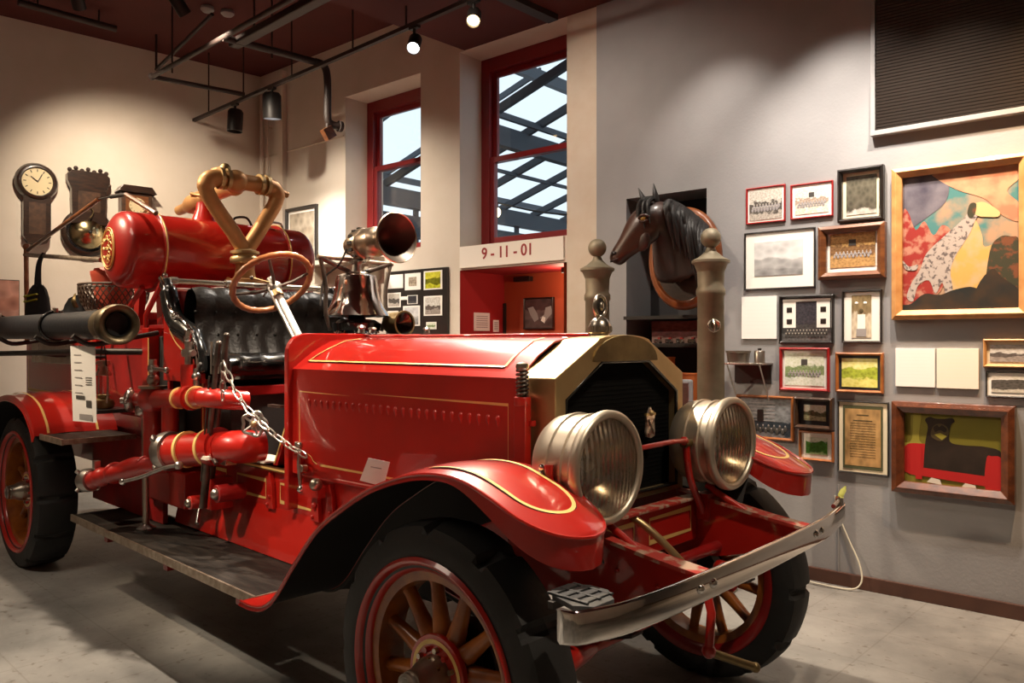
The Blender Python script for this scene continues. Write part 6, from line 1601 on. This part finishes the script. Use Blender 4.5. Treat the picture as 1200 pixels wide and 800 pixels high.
# more heads of the same room outside the frame
track_light(-1.2, .1, 3.95, (-.9, -.35, 0), 'spotlight above the hood', 'bulb_warm', 390, (1, .84, .66), 75)
track_light(-3.6, -.9, 4.1, (-3.2, -.4, 1.0), 'spotlight above the pump panel', 'bulb_warm', 110, (1, .82, .62), 62)
track_light(-1.3, -2.9, 3.9, (-1.85, -.45, .52), 'spotlight aimed at the splash apron', 'bulb_warm', 210, (1, .84, .64), 20)
track_light(1.6, -.6, 3.9, (.5, -.3, .9), 'spotlight in front of the radiator', 'bulb_warm', 100, (1, .82, .62), 52)
track_light(-4.6, -2.6, 4.1, (-3.2, -.4, 2.1), 'spotlight aimed at the tank', 'bulb_warm', 330, (1, .78, .54), 50)
track_light(-4.9, -.3, 4.2, (-6.6, .9, 2.3), 'spotlight aimed at the clocks', 'bulb_warm', 190, (1, .82, .62), 85, blend=1)
track_light(-4.2, .2, 4.1, (-4.6, 2.2, 2.0), 'spotlight aimed at the white corner', 'bulb_warm', 180, (1, .86, .68), 90, blend=1)
track_light(-1.9, .3, 3.95, (-1.8, 2.4, 2.2), 'spotlight aimed at the wall between the windows', 'bulb_warm', 85, (1, .84, .68), 95, blend=1)
track_light(-.75, 1.75, 3.92, (-.8, 2.5, 1.9), 'spotlight over the horse head', 'bulb_warm', 40, (1, .88, .76), 80, blend=1)
track_light(.0, 1.55, 3.92, (.05, 2.6, 1.7), 'spotlight over the small pictures', 'bulb_warm', 150, (1, .88, .76), 78, blend=1)
track_light(.6, 1.75, 3.92, (.6, 2.6, 1.1), 'second spotlight over the small pictures', 'bulb_warm', 170, (1, .84, .68), 75, blend=1)
track_light(1.35, 1.6, 3.92, (1.3, 2.6, 1.7), 'spotlight over the dog painting', 'bulb_warm', 200, (1, .62, .32), 76, blend=1)
ld = bpy.data.lights.new('room_fill', 'AREA'); ld.energy = 12; ld.size = 1.2; ld.color = (1, .82, .64)  # unseen fill light, added to lift the near side of the engine
lo = bpy.data.objects.new('room_fill', ld); COL.objects.link(lo); lo.location = (-2.0, -2.6, 4.0)
e = empty('fill_light_panel', (-2.0, -2.6, 4.03)); tag(e, 'square white panel added around the unseen fill light on the near side of the engine', 'added fill lamp')
b = MB(); b.box((-2.0, -2.6, 4.04), (1.24, 1.24, .05), 'board_white'); b.build('housing', e, bev=.01)  # body added to go with the fill light, no known fixture
for dx in (-.5, .5):
    b = MB(); b.cyl((-2.0+dx, -2.6, 4.06), (-2.0+dx, -2.6, SOFF), .01, 'iron', n=8); b.build('hanger_rod', e)
track_light(-2.6, -3.4, 3.9, (-3.2, -2.3, 0), 'spotlight on the floor beside the engine', 'bulb_warm', 150, (1, .84, .66), 50, blend=.8)
ld = bpy.data.lights.new('alcove_fill', 'POINT'); ld.energy = 3; ld.color = (1, .76, .5); ld.shadow_soft_size = .05  # unseen warm light, added to brighten the red alcove
lo = bpy.data.objects.new('alcove_fill', ld); COL.objects.link(lo); lo.location = W(-.55, 2.02, .32)
e = empty('alcove_fill_housing', W(-.55, 2.08, .32)); tag(e, 'small round housing added for the unseen fill light in the red doorway', 'lamp')
b = MB(); b.cyl(W(-.55, 2.08, .32), W(-.55, 2.125, .32), .03, 'iron', n=16); b.build('housing', e)
# daylight
w = bpy.data.worlds.new('world'); SC.world = w; w.use_nodes = True
bg = w.node_tree.nodes['Background']; bg.inputs['Color'].default_value = (.74, .89, 1.0, 1); bg.inputs['Strength'].default_value = .64

# ------------------------------------------------------------------ camera
cd = bpy.data.cameras.new('camera'); cam = bpy.data.objects.new('camera', cd); COL.objects.link(cam)
cd.sensor_width = 36; cd.lens = 919/1200*36; cd.clip_start = .05
cam.location = (1.83, -2.42, 1.5); cam.rotation_euler = (R(90), 0, R(43.5))
SC.camera = cam
SC.view_settings.view_transform = 'Standard'; SC.view_settings.look = 'None'; SC.view_settings.exposure = 1.0; SC.view_settings.gamma = 1
SC.view_settings.use_curve_mapping = False
SC.cycles.use_denoising = True
SC.cycles.max_bounces = 8; SC.cycles.sample_clamp_indirect = 6
for o in bpy.data.objects:
    for k in ('_local', '_w'):
        if k in o: del o[k]
